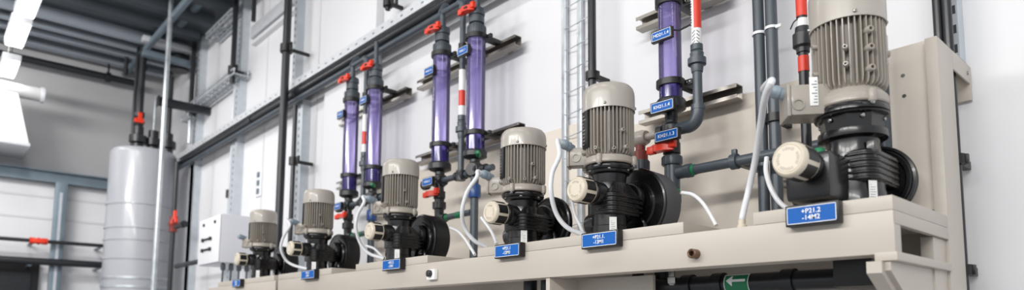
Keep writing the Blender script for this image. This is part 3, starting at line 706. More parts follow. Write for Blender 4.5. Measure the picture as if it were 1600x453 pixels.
    MB().lathe([(0, h0+.0105), (hr-.003, h0+.0105), (hr-.001, h0+.014), (hr-.003, h1-.004), (hr-.008, h1), (0, h1)], P(0, 0, hz), (0, 1, 0), 64).build('head_ring', mt, hd)
    return t, gland
G = {}
_, G[6] = pump(-.535, ZP+.0006, 'largest dosing pump, motor top cut off by the top edge, beside beige post', dict(zt=.50, zc=.397, zf=.252, zl=.219, zk=.198, zn=.158, zx=.085, kz=.078, hz=.083), (.081, .125, .152, 'black_cast'), big=True)
_, G[5] = pump(-1.199, ZP+.0006, 'dosing pump with broad grey-sided head beside the clear tube with two signs', dict(zt=.450, zc=.371, zf=.236, zl=.214, zk=.190, zn=.160, zx=.129), (.112, .115, .199, 'head_grey'))
_, G[4] = pump(-1.561, ZP+.0006, 'dosing pump with thin black head, in the middle of the row', dict(zt=.400, zc=.335, zf=.209, zl=.187, zk=.163, zn=.138, zx=.111), (.096, .120, .140, 'black_cast'), tall=.88)
_, G[3] = pump(-2.308, ZP+.0006, 'dosing pump in front of the two middle clear tubes, by the white beam fitting', dict(zt=.437, zc=.364, zf=.232, zl=.208, zk=.184, zn=.156, zx=.128), (.108, .105, .185, 'black_plastic'), tall=.97)
_, G[2] = pump(-3.058, ZP+.0006, 'second farthest dosing pump, at the end of the long beige skid', dict(zt=.425, zc=.351, zf=.223, zl=.201, zk=.178, zn=.150, zx=.122), (.105, .105, .185, 'black_plastic'), tall=.94)
_, G[1] = pump(-3.768, ZP+.0006, 'farthest and blurriest dosing pump, in front of the control cabinet', dict(zt=.413, zc=.333, zf=.215, zl=.195, zk=.172, zn=.145, zx=.120), (.105, .105, .180, 'black_plastic'), tall=.96)

# ------------------------------------------------------------------ cables and hoses
def hose(name, pts, r, lab, mt='hose', cat='hose', g=None, smooth=7):
    return tag(MB().tube(pts, r, 14, smooth).build(name, mt), lab, cat, g)
def cable(k, pts, r, lab):
    p0, ax = G[k]
    b = [p0, p0+ax*.018]+[at(x, y, Y) for x, y, Y in pts]
    hose('power_cable', b, r, lab, 'cable_grey', 'cable', 'grey motor cables')
cable(6, [(1206, 126, 1.22), (1196, 150, 1.24), (1189, 190, 1.30), (1180, 250, 1.37), (1169, 300, 1.40), (1161, 334, 1.367), (1159.5, 343, 1.365)], .0072, 'grey cable arching down from the largest pump to a beam fitting')
cable(5, [(874, 243, 1.31), (863, 270, 1.30), (861, 300, 1.30), (869, 333, 1.33), (886, 355, 1.36), (912, 367, 1.40)], .0068, 'grey cable looping down beside the pump with grey-sided head')
cable(4, [(745, 277, 1.31), (730, 300, 1.30), (722, 330, 1.30), (726, 355, 1.33), (740, 375, 1.36), (760, 386, 1.40)], .0068, 'grey cable looping down beside the middle thin-headed pump')
cable(3, [(569, 316, 1.31), (559, 335, 1.30), (556, 355, 1.30), (563, 380, 1.33), (577, 396, 1.36), (600, 404, 1.40)], .0068, 'grey cable looping down beside pump near the white beam fitting')
cable(2, [(453, 352, 1.31), (443, 370, 1.30), (439, 388, 1.30), (446, 405, 1.33), (458, 414, 1.36), (480, 420, 1.40)], .0068, 'grey cable looping down beside the second farthest pump')
z = at(1159, 345, 1.365)
t = thing('cable_fitting', (z.x, 1.365, ZW+.0005), 'small pale fitting on the beam top at the cable end', 'fitting')
MB().lathe([(0, 0), (.011, 0), (.011, .012), (.008, .016), (.008, .026), (0, .026)], (z.x, 1.365, ZW+.0005), seg=16).build('nut', 'cream', t)
MB().box(z.x-.05, z.x+.004, 1.357, 1.375, ZW+.0005, ZW+.006, .001).build('foot_plate', 'cream', t)
hose('tube_hose', [at(1198, 246, 1.50), at(1197, 268, 1.49), at(1205, 295, 1.48), at(1220, 318, 1.48), at(1245, 334, 1.48)], .0058, 'clear white hose curving behind the largest pump knob')
hose('drain_hose', [at(1066, 301, 1.53), at(1082, 304, 1.52), at(1096, 315, 1.51), at(1108, 332, 1.50), at(1119, 352, 1.49)], .0052, 'white hose dropping from the fitting beside the grey-sided pump')
hose('drain_hose', [at(704, 356, 1.54), at(716, 362, 1.52), at(727, 374, 1.50), at(736, 388, 1.48), at(742, 398, 1.47)], .0055, 'white hose dropping beside the blue-banded pipe behind the beam')
hose('drain_hose', [at(752, 340, 1.50), at(764, 356, 1.49), at(771, 368, 1.47), at(776, 381, 1.45)], .0055, 'white hose dropping below the middle pump knob')
hose('drain_hose', [at(572, 384, 1.50), at(584, 388, 1.49), at(594, 397, 1.47), at(600, 404, 1.46)], .0055, 'white hose looping beside the pump near the white fitting')
hose('drain_hose', [at(893, 312, 1.58), at(898, 335, 1.57), at(906, 352, 1.55), at(912, 366, 1.52)], .0055, 'thin white hose between the cable ladder and the grey-sided pump')

# ------------------------------------------------------------------ clear measuring tubes and pipework
YT = 1.72  # tube group: positions and radii scaled about the camera out to this depth
def clamp_ring(parent, x, z, r, toward=1.826, lab=None, off=.03):
    b_ = MB(); b_.lathe([(r+.0005, -.010), (r+.009, -.010), (r+.009, .010), (r+.0005, .010)], (x, YT, z), seg=32)
    c = b_.build('tube_clamp', 'black_plastic', parent)
    MB().box(x+r*.3, x+r+.028, YT+r*.55, YT+r*.55+.014, z-.009, z+.009, .003).box(x+r*.2, x+r*1.0, YT+r*.55, toward, z-.009, z+.009, .002).build('clamp_arm', 'black_plastic', c)
    for dx in (.014, .024): MB().lathe([(0, 0), (.003, 0), (.003, -.002), (0, -.003)], (x+r+dx-.004, YT+r*.55, z), (0, 1, 0), 10).build('screw', 'steel', c)
def handle(parent, x, z, r, name='handle'):
    # red lever: hub on the valve, two-armed grip that reaches towards the aisle
    b_ = MB()
    b_.prism([(x-.040, YT-r-.022, z-.012), (x-.020, YT-r-.034, z-.012), (x+.012, YT-r-.030, z-.012), (x+.034, YT-r-.012, z-.012), (x+.030, YT-r-.002, z-.012), (x-.034, YT-r-.002, z-.012)], (0, 0, .022))
    b_.box(x-.052, x-.026, YT-r-.030, YT-r-.010, z-.016, z+.008, .003)
    b_.box(x+.022, x+.044, YT-r-.022, YT-r-.004, z-.006, z+.020, .003)
    return b_.build(name, 'red', parent)
def col_tube(x, zlo, zhi, zd, r, lab, zbot):
    t = thing('measuring_tube', (x, YT, zbot), lab, 'tube', None)
    th = .0025
    MB().lathe([(r, zlo), (r, zhi), (r-th, zhi), (r-th, zlo), (r, zlo)], (x, YT, 0), seg=40).build('clear_tube', 'tube_clear', t)
    MB().lathe([(r, zd), (r, zlo-.0005), (r-th, zlo-.0005), (r-th, zd), (r, zd)], (x, YT, 0), seg=40).build('lower_tube', 'tube_dark', t)
    MB().lathe([(0, zbot), (r*.55, zbot), (r*.55, zbot+.012), (r*1.0, zbot+.018), (r*1.28, zbot+.024), (r*1.28, zd-.008), (r*1.15, zd-.001), (0, zd-.001)], (x, YT, 0), seg=32).build('bottom_flange', 'pvc_dark', t)
    MB().lathe([(0, zd), (r*.16, zd), (r*.16, zlo-.01), (0, zlo-.01)], (x+.004, YT, 0), seg=12).build('inner_pipe', 'pvc_dark', t)
    clamp_ring(t, x, zlo, r)
    return t
def ribbed(b_, x, y, z0, z1, r, n=24):
    b_.lathe([(0, z0), (r*.96, z0), (r, z0+.003), (r, z1-.003), (r*.96, z1), (0, z1)], (x, y, 0), seg=n)
    for k in range(n):
        a = 2*math.pi*k/n; dd = V(math.cos(a), math.sin(a), 0); tt = V(-dd.y, dd.x, 0)
        b_.box(-.001, .0014, -.0014, .0014, z0+.003, z1-.003, rot=Matrix((dd, tt, V(0, 0, 1))).transposed(), org=V(x, y, 0)+dd*r)
def top_valve(x, z, r, ztop, lab):
    # union on the tube top, ball valve with red handle, stub up to the feed pipe
    t = thing('ball_valve', (x, YT, z+.0105), lab, 'valve')
    b_ = MB(); ribbed(b_, x, YT, z+.0108, z+.050, r*1.02)
    b_.build('union_nut', 'pvc', t)
    MB().lathe([(0, z+.0505), (r*.62, z+.0505), (r*.62, z+.062), (r*.84, z+.064), (r*.84, z+.088), (r*.70, z+.090), (r*.70, z+.098), (r*.86, z+.100), (r*.90, z+.110), (r*.86, z+.128), (r*.55, z+.136), (0, z+.136)], (x, YT, 0), seg=28).build('valve_body', 'pvc', t)
    MB().lathe([(0, z+.1362), (.0155, z+.1362), (.0155, z+.158), (.012, z+.160), (.012, ztop), (0, ztop)], (x, YT, 0), seg=20).build('stub_pipe', 'pvc', t)
    h = handle(t, x-.005, z+.118, r*.80)
    MB().box(x-.012, x+.010, YT-r*.80-.033, YT-r*.80-.029, z+.112, z+.122, .001).build('handle_insert', 'black_plastic', h)
def sign(x, y, z, w, h, lines, size, lab, dep=.014, tilt=0, name='tag_plate', strap=None, space=1.0):
    t = thing(name, (x, y+dep, z-h/2), lab, 'sign', 'blue equipment tags')
    MB().box(x-w/2-.004, x+w/2+.004, y, y+dep, z-h/2-.004, z+h/2+.004, .002).build('holder', 'black_plastic', t)
    MB().box(x-w/2, x+w/2, y-.001, y, z-h/2, z+h/2).build('blue_panel', 'blue_sign', t)
    b_ = MB(); e = .0012
    for (xa, xb, za, zb) in ((-w/2, w/2, h/2-e, h/2), (-w/2, w/2, -h/2, -h/2+e), (-w/2, -w/2+e, -h/2, h/2), (w/2-e, w/2, -h/2, h/2)): b_.box(x+xa, x+xb, y-.0014, y-.001, z+za, z+zb)
    b_.build('border_line', 'white_text', t)
    text(lines, size, t, (x, y-.0016, z), space=space)
    if strap:
        MB().lathe([(strap+.0006, -.004), (strap+.0022, -.004), (strap+.0022, .004), (strap+.0006, .004)], (x+strap*.2, YT, z), seg=32).build('strap', 'black_plastic', t)
    return t
def tee(b_, x, y, z, r, arms):
    b_.lathe([(0, -.022), (r*1.35, -.022), (r*1.35, -.008), (r*1.2, 0), (r*1.35, .008), (r*1.35, .022), (0, .022)], (x, y, z), seg=20)
    for d in arms: b_.lathe([(0, 0), (r*1.15, 0), (r*1.15, .016), (r*1.35, .018), (r*1.35, .032), (0, .032)], (x, y, z), d, 20)
def pipe_band(parent, x, y, z0, z1, r, mt, name='label_band'):
    MB().lathe([(r+.0004, z0), (r+.0012, z0), (r+.0012, z1), (r+.0004, z1)], (x, y, 0), seg=24).build(name, mt, parent)
def check_valve(parent, x, y, z0, z1, r):
    L = z1-z0
    b_ = MB(); b_.lathe([(0, z0), (r*1.15, z0), (r*1.3, z0+L*.15), (r*1.3, z0+L*.25), (r*1.9, z0+L*.28), (r*1.9, z0+L*.50), (r*1.35, z0+L*.54), (r*1.45, z0+L*.70), (r*1.15, z0+L*.78), (r*1.3, z0+L*.80), (r*1.3, z1), (0, z1)], (x, y, 0), seg=24)
    return b_.build('check_valve', 'pvc', parent)
def rail(x0, x1, z, lab, y=1.826, h=.046):
    t = thing('mounting_rail', ((x0+x1)/2, y, z-h/2), lab, 'rail')
    b_ = MB(); b_.prism([(x0, y, z-h/2), (x0, y, z-h/2+.012), (x0, y+.003, z-h/2+.012), (x0, y+.003, z-h/2+.003), (x0, y+.036, z-h/2+.003), (x0, y+.036, z+h/2-.003), (x0, y+.003, z+h/2-.003), (x0, y+.003, z+h/2-.012), (x0, y, z+h/2-.012), (x0, y, z+h/2), (x0, y+.039, z+h/2), (x0, y+.039, z-h/2)], (x1-x0, 0, 0))
    b_.build('channel', 'rail_steel', t)
    for xx in (x0+.06, x1-.10): MB().box(xx-.015, xx+.015, y+.0395, WY-.0075, z-.012, z+.012, .002).build('stand_off', 'rail_steel', t)

def pair(dx, words, tags):
    # two clear tubes on shared rails with the feed pipe between them
    xa, xb, xm = -2.410+dx, -2.156+dx, -2.253+dx
    zu, zl_ = H+1.2428, H+0.8156
    r = .0405; far, near = words
    col_tube(xa, zl_, zu-.011, H+0.7346, r, far+' clear violet tube, farther of its pair', H+0.6791)
    ta = bpy.data.objects
    t = col_tube(xb, zl_, zu-.011, H+0.7413, r, near+' clear violet tube, nearer of its pair', H+0.6902)
    for x, nm in ((xa, far), (xb, near)):
        tt_ = [o for o in ROOT if False]
    rail(-2.774+dx, -2.025+dx, H+1.2262, 'upper steel channel rail holding the '+('middle' if dx == 0 else 'farther')+' pair of clear tubes')
    rail(-2.774+dx, -1.997+dx, H+0.8323, 'lower steel channel rail behind the '+('middle' if dx == 0 else 'farther')+' pair of clear tubes')
    return xa, xb, xm
for dx, pn, tags in ((0, 'middle', ('PM21.1', 'PM23.12', 'KH21.2')), (-0.853, 'farther', ('PM22.1', 'PM22.2', 'KH22.2'))):
    xa, xb, xm = pair(dx, ('%s pair:' % pn, '%s pair:' % pn), tags)
    zu, zl_ = H+1.2428, H+0.8156; r = .0405
    # top clamps live with the tubes; find them by place
    for x in (xa, xb):
        p = [o for o in C.objects if o.name.startswith('measuring_tube') and abs(o.location.x-x) < .01][0]
        clamp_ring(p, x, zu, r)
        p['label'] = ('clear violet tube on the near side of the %s pair\'s feed pipe' if x == xb else 'clear violet tube on the far side of the %s pair\'s feed pipe') % pn
    top_valve(xa, zu, r, zu+.216, 'red-handled valve atop the farther tube of the %s pair' % pn)
    top_valve(xb, zu, r, zu+.260, 'red-handled valve atop the nearer tube of the %s pair' % pn)
    # feed pipe between the tubes
    t = thing('feed_pipe', (xm, YT, H+0.6492), 'grey vertical pipe with red and white labels between the %s pair of tubes' % pn, 'pipe')
    rp = .0139; ze = zu+.205
    MB().cyl((xm, YT, H+0.6658), (xm, YT, ze-.03), rp, 20).build('pipe', 'pvc', t)
    MB().elbow((xm, YT, ze-.03), (xm-.03, YT, ze), (xm, YT, ze), rp*1.3).lathe([(0, 0), (rp*1.5, 0), (rp*1.5, .02), (0, .02)], (xm, YT, ze-.05), seg=20).build('elbow', 'pvc', t)
    MB().cyl((xm-.03, YT, ze), (xa-.0, YT, ze), rp, 18).build('cross_pipe', 'pvc', t)
    MB().elbow((xa, YT, ze), (xa-.03, YT+.04, ze+.06), (xa-.03, YT, ze), rp*1.2).tube([(xa-.03, YT+.04, ze+.06), (xa-.05, 1.785, H+1.505)], rp, 16).build('branch_pipe', 'pvc', t)
    pipe_band(t, xm, YT, H+1.0320, H+1.1263, rp, 'white_label'); pipe_band(t, xm, YT, H+0.9632, H+1.0309, rp, 'red_label'); pipe_band(t, xm, YT, H+0.9188, H+0.9621, rp, 'white_label')
    MB().lathe([(rp, -.014), (rp+.006, -.014), (rp+.006, .014), (rp, .014)], (xm, YT, zu-.01), seg=20).box(xm-.006, xm+.006, YT+rp, 1.826, zu-.018, zu-.002).build('pipe_clip', 'black_plastic', t)
    check_valve(t, xm, YT, H+0.8156, H+0.9188, rp)
    # manifold: tees and unions under the tubes
    zm = H+0.6503
    t = thing('manifold_pipe', (xb, YT, H+0.1997), 'dark grey manifold pipework under the %s pair of tubes' % pn, 'pipework')
    for (xx, rr_, arms) in ((xa, .019, ((1, 0, 0), (-1, 0, 0))), (xm, .0155, ((1, 0, 0), (-1, 0, 0))), (xb, .020, ((1, 0, 0), (-1, 0, 0), (.4, -.9, 0)))):
        b_ = MB(); tee(b_, xx, YT, zm+(.006 if xx == xb else 0), rr_, arms); b_.build('tee', 'pvc_dark', t)
    MB().cyl((xa-.10, YT, zm), (xb+.12, YT, zm), .0135, 18).build('cross_pipe', 'pvc', t)
    MB().cyl((xb, YT, H+0.1997), (xb, YT, zm-.02), .0175, 20).build('down_pipe', 'pvc', t)
    MB().lathe([(0, 0), (.026, 0), (.027, .004), (.027, .050), (.024, .056), (0, .056)], (xb, YT, H+0.5382), seg=24).build('blue_union', 'blue_fitting', t)
    MB().lathe([(.0135, 0), (.022, 0), (.022, .03), (.0135, .03)], (xb+.05, YT, zm), (1, 0, 0), 20).build('coupling', 'pvc_dark', t)
    MB().lathe([(0, 0), (.024, 0), (.024, .022), (0, .022)], (xa-.10, YT, zm), (-1, 0, 0), 20).build('end_cap', 'pvc_dark', t)
    MB().lathe([(0, 0), (.011, 0), (.011, .04), (.006, .05), (0, .05)], (xb+.05, YT-.02, H+0.7102), (.6, -.6, .0), 16).build('green_cap', 'green', t)
    # shut-off valve under the farther tube and the pipe to the right
    t = thing('shut_off_valve', (xa, YT, H+0.4661), 'red-handled valve under the farther tube of the %s pair' % pn, 'valve')
    MB().lathe([(0, zm-.0225), (.020, zm-.0225), (.020, H+0.6048), (.027, H+0.6026), (.027, H+0.5715), (.022, H+0.5659), (.022, H+0.5548), (.031, H+0.5526), (.031, H+0.5238), (.022, H+0.5193), (.020, H+0.4772), (0, H+0.4772)], (xa, YT, 0), seg=24).build('valve_body', 'pvc_dark', t)
    MB().elbow((xa, YT, H+0.5105), (xa+.05, YT, H+0.4772), (xa, YT, H+0.4772), .020).build('elbow', 'pvc_dark', t)
    MB().cyl((xa+.05, YT, H+0.4772), (xb-.018, YT, H+0.4794), .0135, 18).build('outlet_pipe', 'pvc', t)
    MB().lathe([(.0137, 0), (.0145, 0), (.0145, .022), (.0137, .022)], (xa+.054, YT, H+0.4772), (1, 0, 0), 18).build('green_band', 'green', t)
    MB().lathe([(.0137, 0), (.0145, 0), (.0145, .04), (.0137, .04)], (xa+.13, YT, H+0.4783), (1, 0, 0), 18).build('green_band', 'green', t)
    handle(t, xa-.005, H+0.5903, .024)
    # tags on the tubes
    for x, z, s_, ln, which in ((xb, H+1.1740, .0145, tags[0], 'nearer'), (xa, H+1.1574, .0135, tags[1], 'farther')):
        sign(x-.018, YT-r-.020, z, .068, .033, ln, s_, 'blue tag reading %s strapped to the %s tube of the %s pair' % (ln, which, pn), strap=r)
    sign(xa-.012, YT-.060, H+0.6414, .073, .033, tags[2], .0145, 'blue tag reading %s below the farther tube of the %s pair' % (tags[2], pn))

# single clear tube with two tags, in focus
xa = -1.1696; r = .0360; zu, zl_ = H+1.0298, H+0.7635
p = col_tube(xa, zl_, zu-.011, H+0.7135, r, 'single clear violet tube behind the blue KH21.1.4 tag', H+0.6569)
clamp_ring(p, xa, zu, r)
MB().lathe([(0, zu+.0105), (r*1.25, zu+.0105), (r*1.25, zu+.04), (r*.7, zu+.05), (r*.7, zu+.12), (0, zu+.12)], (xa, YT, 0), seg=28).build('top_union', 'pvc_dark', p)
rail(-1.382, -1.032, H+1.0708, 'upper steel channel rail behind the single clear tube')
rail(-1.376, -1.004, H+0.7268, 'lower steel channel rail ending beside the single clear tube elbow')
xp = -1.0731; rp = .0146
t = thing('feed_pipe', (xp, YT, H+0.6048), 'grey pipe with red flow label beside the single clear tube', 'pipe')
MB().cyl((xp, YT, H+0.6492), (xp, YT, H+1.9974), rp, 24).build('pipe', 'pvc', t)
pipe_band(t, xp, YT, H+0.9122, H+1.1652, rp, 'red_label')
pipe_band(t, xp, YT, H+0.8611, H+0.9116, rp, 'white_label')
th = math.radians(-122); dd = V(math.cos(th), math.sin(th), 0)
g = MB()
for k in range(20):
    z = H+0.9210+.0085*k; tt_ = V(-dd.y, dd.x, 0); Rm = Matrix((tt_, -dd, V(0, 0, 1))).transposed()
    g.box(-.003, .003-.002*(k % 3 == 0), -.0004, .0004, 0, .0045, rot=Rm, org=V(xp, YT, z)+dd*(rp+.0019))
for k in range(4):
    for s_ in (-1, 1):
        a = math.radians(-65+s_*22); d2 = V(math.cos(a), math.sin(a), 0)
        Rm = Matrix((V(-d2.y, d2.x, 0), -d2, V(0, 0, 1))).transposed() @ Matrix.Rotation(s_*.7, 3, 'Y')
        g.box(-.006, .006, -.0004, .0004, 0, .0016, rot=Rm, org=V(xp, YT, H+0.8655+.011*k)+d2*(rp+.0014))
g.build('label_print', 'ink', t)
aa = [math.radians(-165+10*k) for k in range(9)]
MB().prism([V(xp+(rp+.0016)*math.cos(a), YT+(rp+.0016)*math.sin(a), H+.912) for a in aa]+[V(xp+(rp+.0011)*math.cos(a), YT+(rp+.0011)*math.sin(a), H+.912) for a in reversed(aa)], (0, 0, .24)).build('label_strip', 'white_label', t)
check_valve(t, xp, YT, H+0.7746, H+0.8611, rp)
ez = H+0.6125
MB().elbow((xp, YT, H+0.6614), (xp-.040, YT, ez), (xp, YT, ez), rp*1.38, 20, 10).lathe([(0, 0), (rp*1.45, 0), (rp*1.45, .016), (0, .016)], (xp, YT, H+0.6569), seg=24).build('elbow', 'pvc', t)
MB().cyl((xp-.04, YT, ez), (xa+.02, YT, ez), rp*1.3, 20).build('elbow_socket', 'pvc', t)
# valve stack under the tube
t = thing('valve_stack', (xa, YT, H+0.3773), 'dark valve stack with red handle under the single clear tube', 'valve')
b_ = MB(); b_.lathe([(0, H+0.6564), (.021, H+0.6564), (.018, H+0.6381), (.026, H+0.6325), (.030, H+0.6270), (.030, H+0.5992), (.024, H+0.5937), (.024, H+0.5715), (0, H+0.5715)], (xa, YT, 0), seg=28)
b_.lathe([(0, 0), (.019, 0), (.019, .022), (.026, .024), (.026, .045), (0, .045)], (xa, YT, ez), (-1, 0, 0), 24)
b_.lathe([(0, H+0.5713), (.027, H+0.5713), (.027, H+0.5382), (.022, H+0.5360), (.022, H+0.5304), (0, H+0.5304)], (xa, YT, 0), seg=28)
b_.build('upper_body', 'pvc_dark', t)
b_ = MB(); ribbed(b_, xa, YT, H+0.5016, H+0.5302, .031)
b_.lathe([(0, H+0.5014), (.024, H+0.5014), (.024, H+0.4272), (.022, H+0.4250), (.022, H+0.4106), (.027, H+0.4061), (.027, H+0.3828), (0, H+0.3828)], (xa, YT, 0), seg=28)
b_.build('lower_body', 'pvc', t)
handle(t, xa-.004, H+0.5526, .026)
MB().lathe([(0, 0), (.007, 0), (.007, .02), (.005, .024), (0, .024)], (xa+.022, YT-.014, H+0.4128), (.8, -.6, 0), 14).build('hose_barb', 'green', t)
# discharge pipe to the largest pump
zp = H+0.4749
t = thing('discharge_pipe', (-.95, YT, zp-.015), 'grey horizontal pipe with one clip leading to the largest pump', 'pipe')
MB().cyl((xa+.045, YT, zp), (-.70, YT, zp), .0152, 24).build('pipe', 'pvc', t)
MB().lathe([(0, 0), (.020, 0), (.020, .028), (.0215, .030), (.0215, .048), (.0155, .050)], (xa+.022, YT, zp), (1, 0, 0), 24).build('socket', 'pvc', t)
MB().lathe([(.0154, 0), (.0166, 0), (.0166, .010), (.0154, .010)], (xa+.073, YT, zp), (1, 0, 0), 24).build('green_ring', 'green', t)
xc = -0.957
cl = MB().lathe([(.0154, -.010), (.0225, -.010), (.0225, .010), (.0154, .010)], (xc, YT, zp), (1, 0, 0), 24).box(xc-.007, xc+.007, YT-.006, YT+.006, zp+.020, zp+.036, .001).box(xc-.008, xc+.008, YT+.02, WY-.0075, zp-.008, zp+.008).build('pipe_clip', 'pvc', t)
# side union left of the valve stack, behind the pump
x2 = xa-.12; y2 = YT+.02
t = thing('side_union', (x2, y2, H+0.3329), 'grey side valve with red-brown union between motor and valve stack', 'valve')
MB().lathe([(0, -.022), (.024, -.022), (.027, -.012), (.027, .012), (.022, .026), (.0, .026)], (x2, YT, ez), (1, 0, 0), 20).cyl((x2+.026, YT, ez), (xa-.0455, YT, ez), .012, 16).build('valve_body', 'motor_grey', t)
MB().lathe([(0, H+0.5937), (.016, H+0.5937), (.016, H+0.5715), (.024, H+0.5682), (.024, H+0.5382), (0, H+0.5382)], (x2, YT, 0), seg=20).build('red_brown_nut', 'red_brown', t)
b_ = MB(); ribbed(b_, x2, YT, H+0.5049, H+0.5380, .028, 20); b_.lathe([(0, H+0.3329), (.019, H+0.3329), (.019, H+0.5047), (0, H+0.5047)], (x2, YT, 0), seg=20).build('lower_union', 'pvc', t)
sign(at(1034, 166, YT-.06).x, YT-.06, at(1034, 166, YT-.06).z, .080, .0300, 'KH21.1.4', .0150, 'blue tag reading KH21.1.4 under the single clear tube', space=1.05)
sign(at(1041, 211, YT-.065).x, YT-.065, at(1041, 211, YT-.065).z, .080, .0290, 'KH21.1.3', .0150, 'blue tag reading KH21.1.3 just above the red handle', space=1.05)
sign(at(1033, 54, YT-.055).x, YT-.055, at(1033, 54, YT-.055).z, .069, .0285, 'MD21.1.4', .0145, 'blue tag reading MD21.1.4 strapped high on the single clear tube', strap=None)
b_ = MB().tube([V(xa+.03, YT-.03, H+0.9233), V(xa+.05, YT-.02, H+0.9188), V(xp-.012, YT-.008, H+0.9299)], .003, 8)
tag(b_.build('strap_tail', 'pvc_dark'), 'loose strap tail between the clear tube and red-labelled pipe', 'strap')

# pipe with red labels behind the largest motor
q = at(1254, 60, 1.56); x3 = q.x; y3 = 1.56; rp = .0118
zz = lambda y: at(1254, y, 1.56).z
t = thing('feed_pipe', (x3, y3, H+.5), 'pipe with red and white labels behind the largest motor', 'pipe')
MB().cyl((x3, y3, H+.25), (x3, y3, H+1.9), rp, 20).build('pipe', 'pvc_dark', t)
pipe_band(t, x3, y3, zz(26), zz(-60), rp, 'red_label'); pipe_band(t, x3, y3, zz(42), zz(30), rp, 'white_label'); pipe_band(t, x3, y3, zz(113), zz(89), rp, 'red_label')
MB().lathe([(0, zz(83)), (rp*1.3, zz(83)), (rp*1.35, zz(76)), (rp*1.95, zz(73)), (rp*1.95, zz(54)), (rp*1.5, zz(52)), (rp*1.4, zz(43)), (0, zz(43))], (x3, y3, 0), seg=28).build('union', 'pvc_dark', t)
MB().tube([at(1247, 29, 1.55), at(1240, 35, 1.54), at(1235, 46, 1.54)], .0016, 6, 4).build('wire_tail', 'ink', t)
# grey pipe right of the largest motor and its bracket
q = at(1388, 200, 1.60)
t = thing('riser_pipe', (q.x, 1.60, H+.24), 'grey-blue pipe half hidden behind the largest motor, before the tall panel', 'pipe')
MB().cyl((q.x-.012, 1.60, ZP+.001), (q.x-.012, 1.60, H+.66), .018, 20).build('pipe', 'pvc', t)
z = at(1390, 85, 1.60).z
MB().box(q.x-.025, q.x+.006, 1.59, 1.61, z-.02, z+.05, .002).build('bracket', 'galv_white', t)

# pipework hanging under the beam
zq = at(1180, 442, 1.47).z
t = thing('drain_pipe', (-.85, 1.47, zq-.026), 'thick black horizontal pipe under the beam with green arrow label', 'pipe')
MB().cyl((-1.22, 1.47, zq), (-.48, 1.47, zq), .0235, 28).build('pipe', 'pipe_black', t)
for xx in (at(1118, 440, 1.45).x, at(1228, 438, 1.45).x, at(1070, 440, 1.45).x): MB().lathe([(.0236, -.014), (.029, -.014), (.029, .014), (.0236, .014)], (xx, 1.47, zq), (1, 0, 0), 28).build('coupling', 'pipe_black', t)
MB().elbow((-.50, 1.47, zq), (-.46, 1.47, zq-.06), (-.46, 1.47, zq), .027, 20).cyl((-.46, 1.47, zq-.06), (-.46, 1.47, H-.3), .0235, 20).build('elbow', 'pipe_black', t)
xl, xr = at(1131, 446, 1.4465).x, at(1169, 444, 1.4465).x
lb = MB()
n = 10
def patch(b_, xa_, xb_, a0, a1, r):
    ps = [(math.radians(a0+(a1-a0)*k/n)) for k in range(n+1)]
    out = [V(xa_, 1.47-r*math.cos(a), zq+r*math.sin(a)) for a in ps]; inn = [V(xa_, 1.47-(r-.0006)*math.cos(a), zq+(r-.0006)*math.sin(a)) for a in reversed(ps)]
    b_.prism(out+inn, (xb_-xa_, 0, 0))
patch(lb, xl, xr, -60, 62, .0244); gl = lb.build('arrow_label', 'green', t)
lb = MB(); e = .0016
patch(lb, xl, xl+e, -60, 62, .0248); patch(lb, xr-e, xr, -60, 62, .0248); patch(lb, xl+e, xr-e, 56, 62, .0248)
w = xr-xl; patch(lb, xl+w*.28, xl+w*.88, 8, 22, .0250)
for k in range(8): patch(lb, xl+w*(.10+.03*k), xl+w*(.13+.03*k)+.0002, 15-4.0*k-2, 15+4.0*k+2, .0250)
lb.build('arrow', 'white_text', gl)
for px_, lab, r in ((997, 'black vertical pipe under the beam, first of two', .017), (1034, 'black vertical pipe under the beam, second of two', .020)):
    q = at(px_, 436, 1.50); t = thing('drop_pipe', (q.x, 1.50, H-.1), lab, 'pipe')
    MB().cyl((q.x, 1.50, H-.1), (q.x, 1.50, ZW-.007), r, 20).build('pipe', 'pipe_black', t)
    MB().lathe([(r, 0), (r*1.3, 0), (r*1.3, .03), (r, .03)], (q.x, 1.50, H+.075), seg=20).build('coupling', 'pipe_black', t)
q = at(1050, 430, 1.42); t = thing('grease_nipple', (q.x, 1.42, ZB-.03), 'small steel union nut hanging under the beam', 'fitting')
MB().lathe([(0, ZB-.030), (.006, ZB-.030), (.011, ZB-.024), (.011, ZB-.010), (.008, ZB-.008), (.008, ZW-.0065), (0, ZW-.0065)], (q.x, 1.42, 0), seg=6).build('nut', 'steel', t)
q0, q1 = at(1300, 405, 1.42), at(1362, 402, 1.42)
t = thing('junction_box', ((q0.x+q1.x)/2, 1.45, H+.07), 'black box fixed under the beam beside the gusset', 'box')
MB().box(q0.x, q1.x, 1.42, 1.55, H+.085, ZW-.0065, .004).build('body', 'black_plastic', t)
q0, q1 = at(822, 440, 1.45), at(868, 436, 1.45)
for k, (u, lab) in enumerate(((.15, 'dark drop pipe under the beam left of the hanger bracket'), (.75, 'second dark drop pipe beside the hanger bracket under beam'))):
    x = q0.x+(q1.x-q0.x)*u; t = thing('drop_pipe', (x, 1.45, H-.1), lab.replace('left of', 'short of'), 'pipe')
    MB().cyl((x, 1.45, H-.1), (x, 1.45, ZW-.007), .022, 18).build('pipe', 'pipe_black', t)
    MB().lathe([(.022, 0), (.029, 0), (.029, .03), (.022, .03)], (x, 1.45, H+.08), seg=18).build('coupling', 'pipe_black', t)

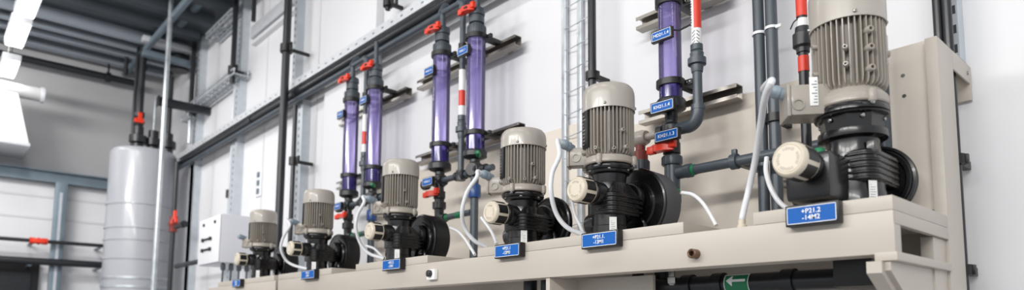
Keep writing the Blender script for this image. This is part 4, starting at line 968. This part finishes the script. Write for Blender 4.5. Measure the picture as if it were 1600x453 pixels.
# ------------------------------------------------------------------ blue name plates on the beam
def plate(pa, pb, lines, size, lab):
    a, b = at(*pa, 1.278), at(*pb, 1.278); w = b.x-a.x; h = .034
    return sign((a.x+b.x)/2, 1.278, H+.2205, w, h, lines, size, lab, dep=.0215, name='name_plate')
plate((1230, 340), (1307, 330), '+P21.2\n-14M2', .0135, 'blue plate reading +P21.2 -14M2 below the largest pump')
plate((910, 375), (963, 369), '+P21.1.\n-13M1', .0135, 'blue plate reading +P21.1. -13M1 below the pump with grey-sided head')
plate((774, 390), (811, 386), '+P21.1\n-13M1', .0135, 'blue plate reading +P21.1 -13M1 below the middle thin-headed pump')
plate((598, 411), (625, 408), '+P21.2\n-13M1', .0135, 'blue plate reading +P21.2 -13M1 beside the white beam fitting')
plate((471, 426), (491, 424), '+P21.3\n-13M1', .0135, 'blurred blue plate below the second farthest pump')
plate((363, 440), (375, 439), '+P21.4\n-13M1', .0135, 'most blurred small blue plate, below the farthest pump')

# ------------------------------------------------------------------ light
w = bpy.data.worlds.new('world'); bpy.context.scene.world = w; w.use_nodes = True
bg = w.node_tree.nodes['Background']; bg.inputs[0].default_value = (.93, .96, 1, 1); bg.inputs[1].default_value = .85
def area(x, y, z, sx, sy, e, rot=(0, 0, 0), col=(1, .985, .96)):
    l = bpy.data.lights.new('lamp_and_fill_light', 'AREA'); l.shape = 'RECTANGLE'; l.size = sx; l.size_y = sy; l.energy = e; l.color = col
    o = bpy.data.objects.new('lamp_and_fill_light', l); C.objects.link(o); o.location = (x, y, z); o.rotation_euler = rot; return o
for x, e in ((-5.35, 8), (-6.2, 6), (-7.1, 4)): area(x, .42, ZL-.01, .5, .12, e)
for x in (-7.0, -5.4, -3.9, -2.4, -.9, .6, 2.0): area(x, .30, ZL+.30, 1.0, .14, 7 if x > -5 else 3, (.55, 0, 0))  # row carried on unseen; extra lights added and tilted to brighten the wall
for x in (-3.8, -2.2, -.6, 1.0, 2.4): area(x, -3.2, ZL+.1, 1.3, .35, 64, (1.0, 0, 0))  # added unseen fill row, set back and tilted to light the long wall evenly
for y in (-3.2, -1.4): area(-4.6, y, ZL+.2, .3, 1.2, 75, (0, .75, 0))  # no lamps hang here: unseen fill added to brighten the far wall

sc = bpy.context.scene
sc.view_settings.view_transform = 'Standard'; sc.view_settings.look = 'None'; sc.view_settings.gamma = 1; sc.view_settings.exposure = -0.10
sc.view_settings.use_curve_mapping = False
sc.cycles.transparent_max_bounces = 24; sc.cycles.max_bounces = 8
sc.cycles.use_denoising = True
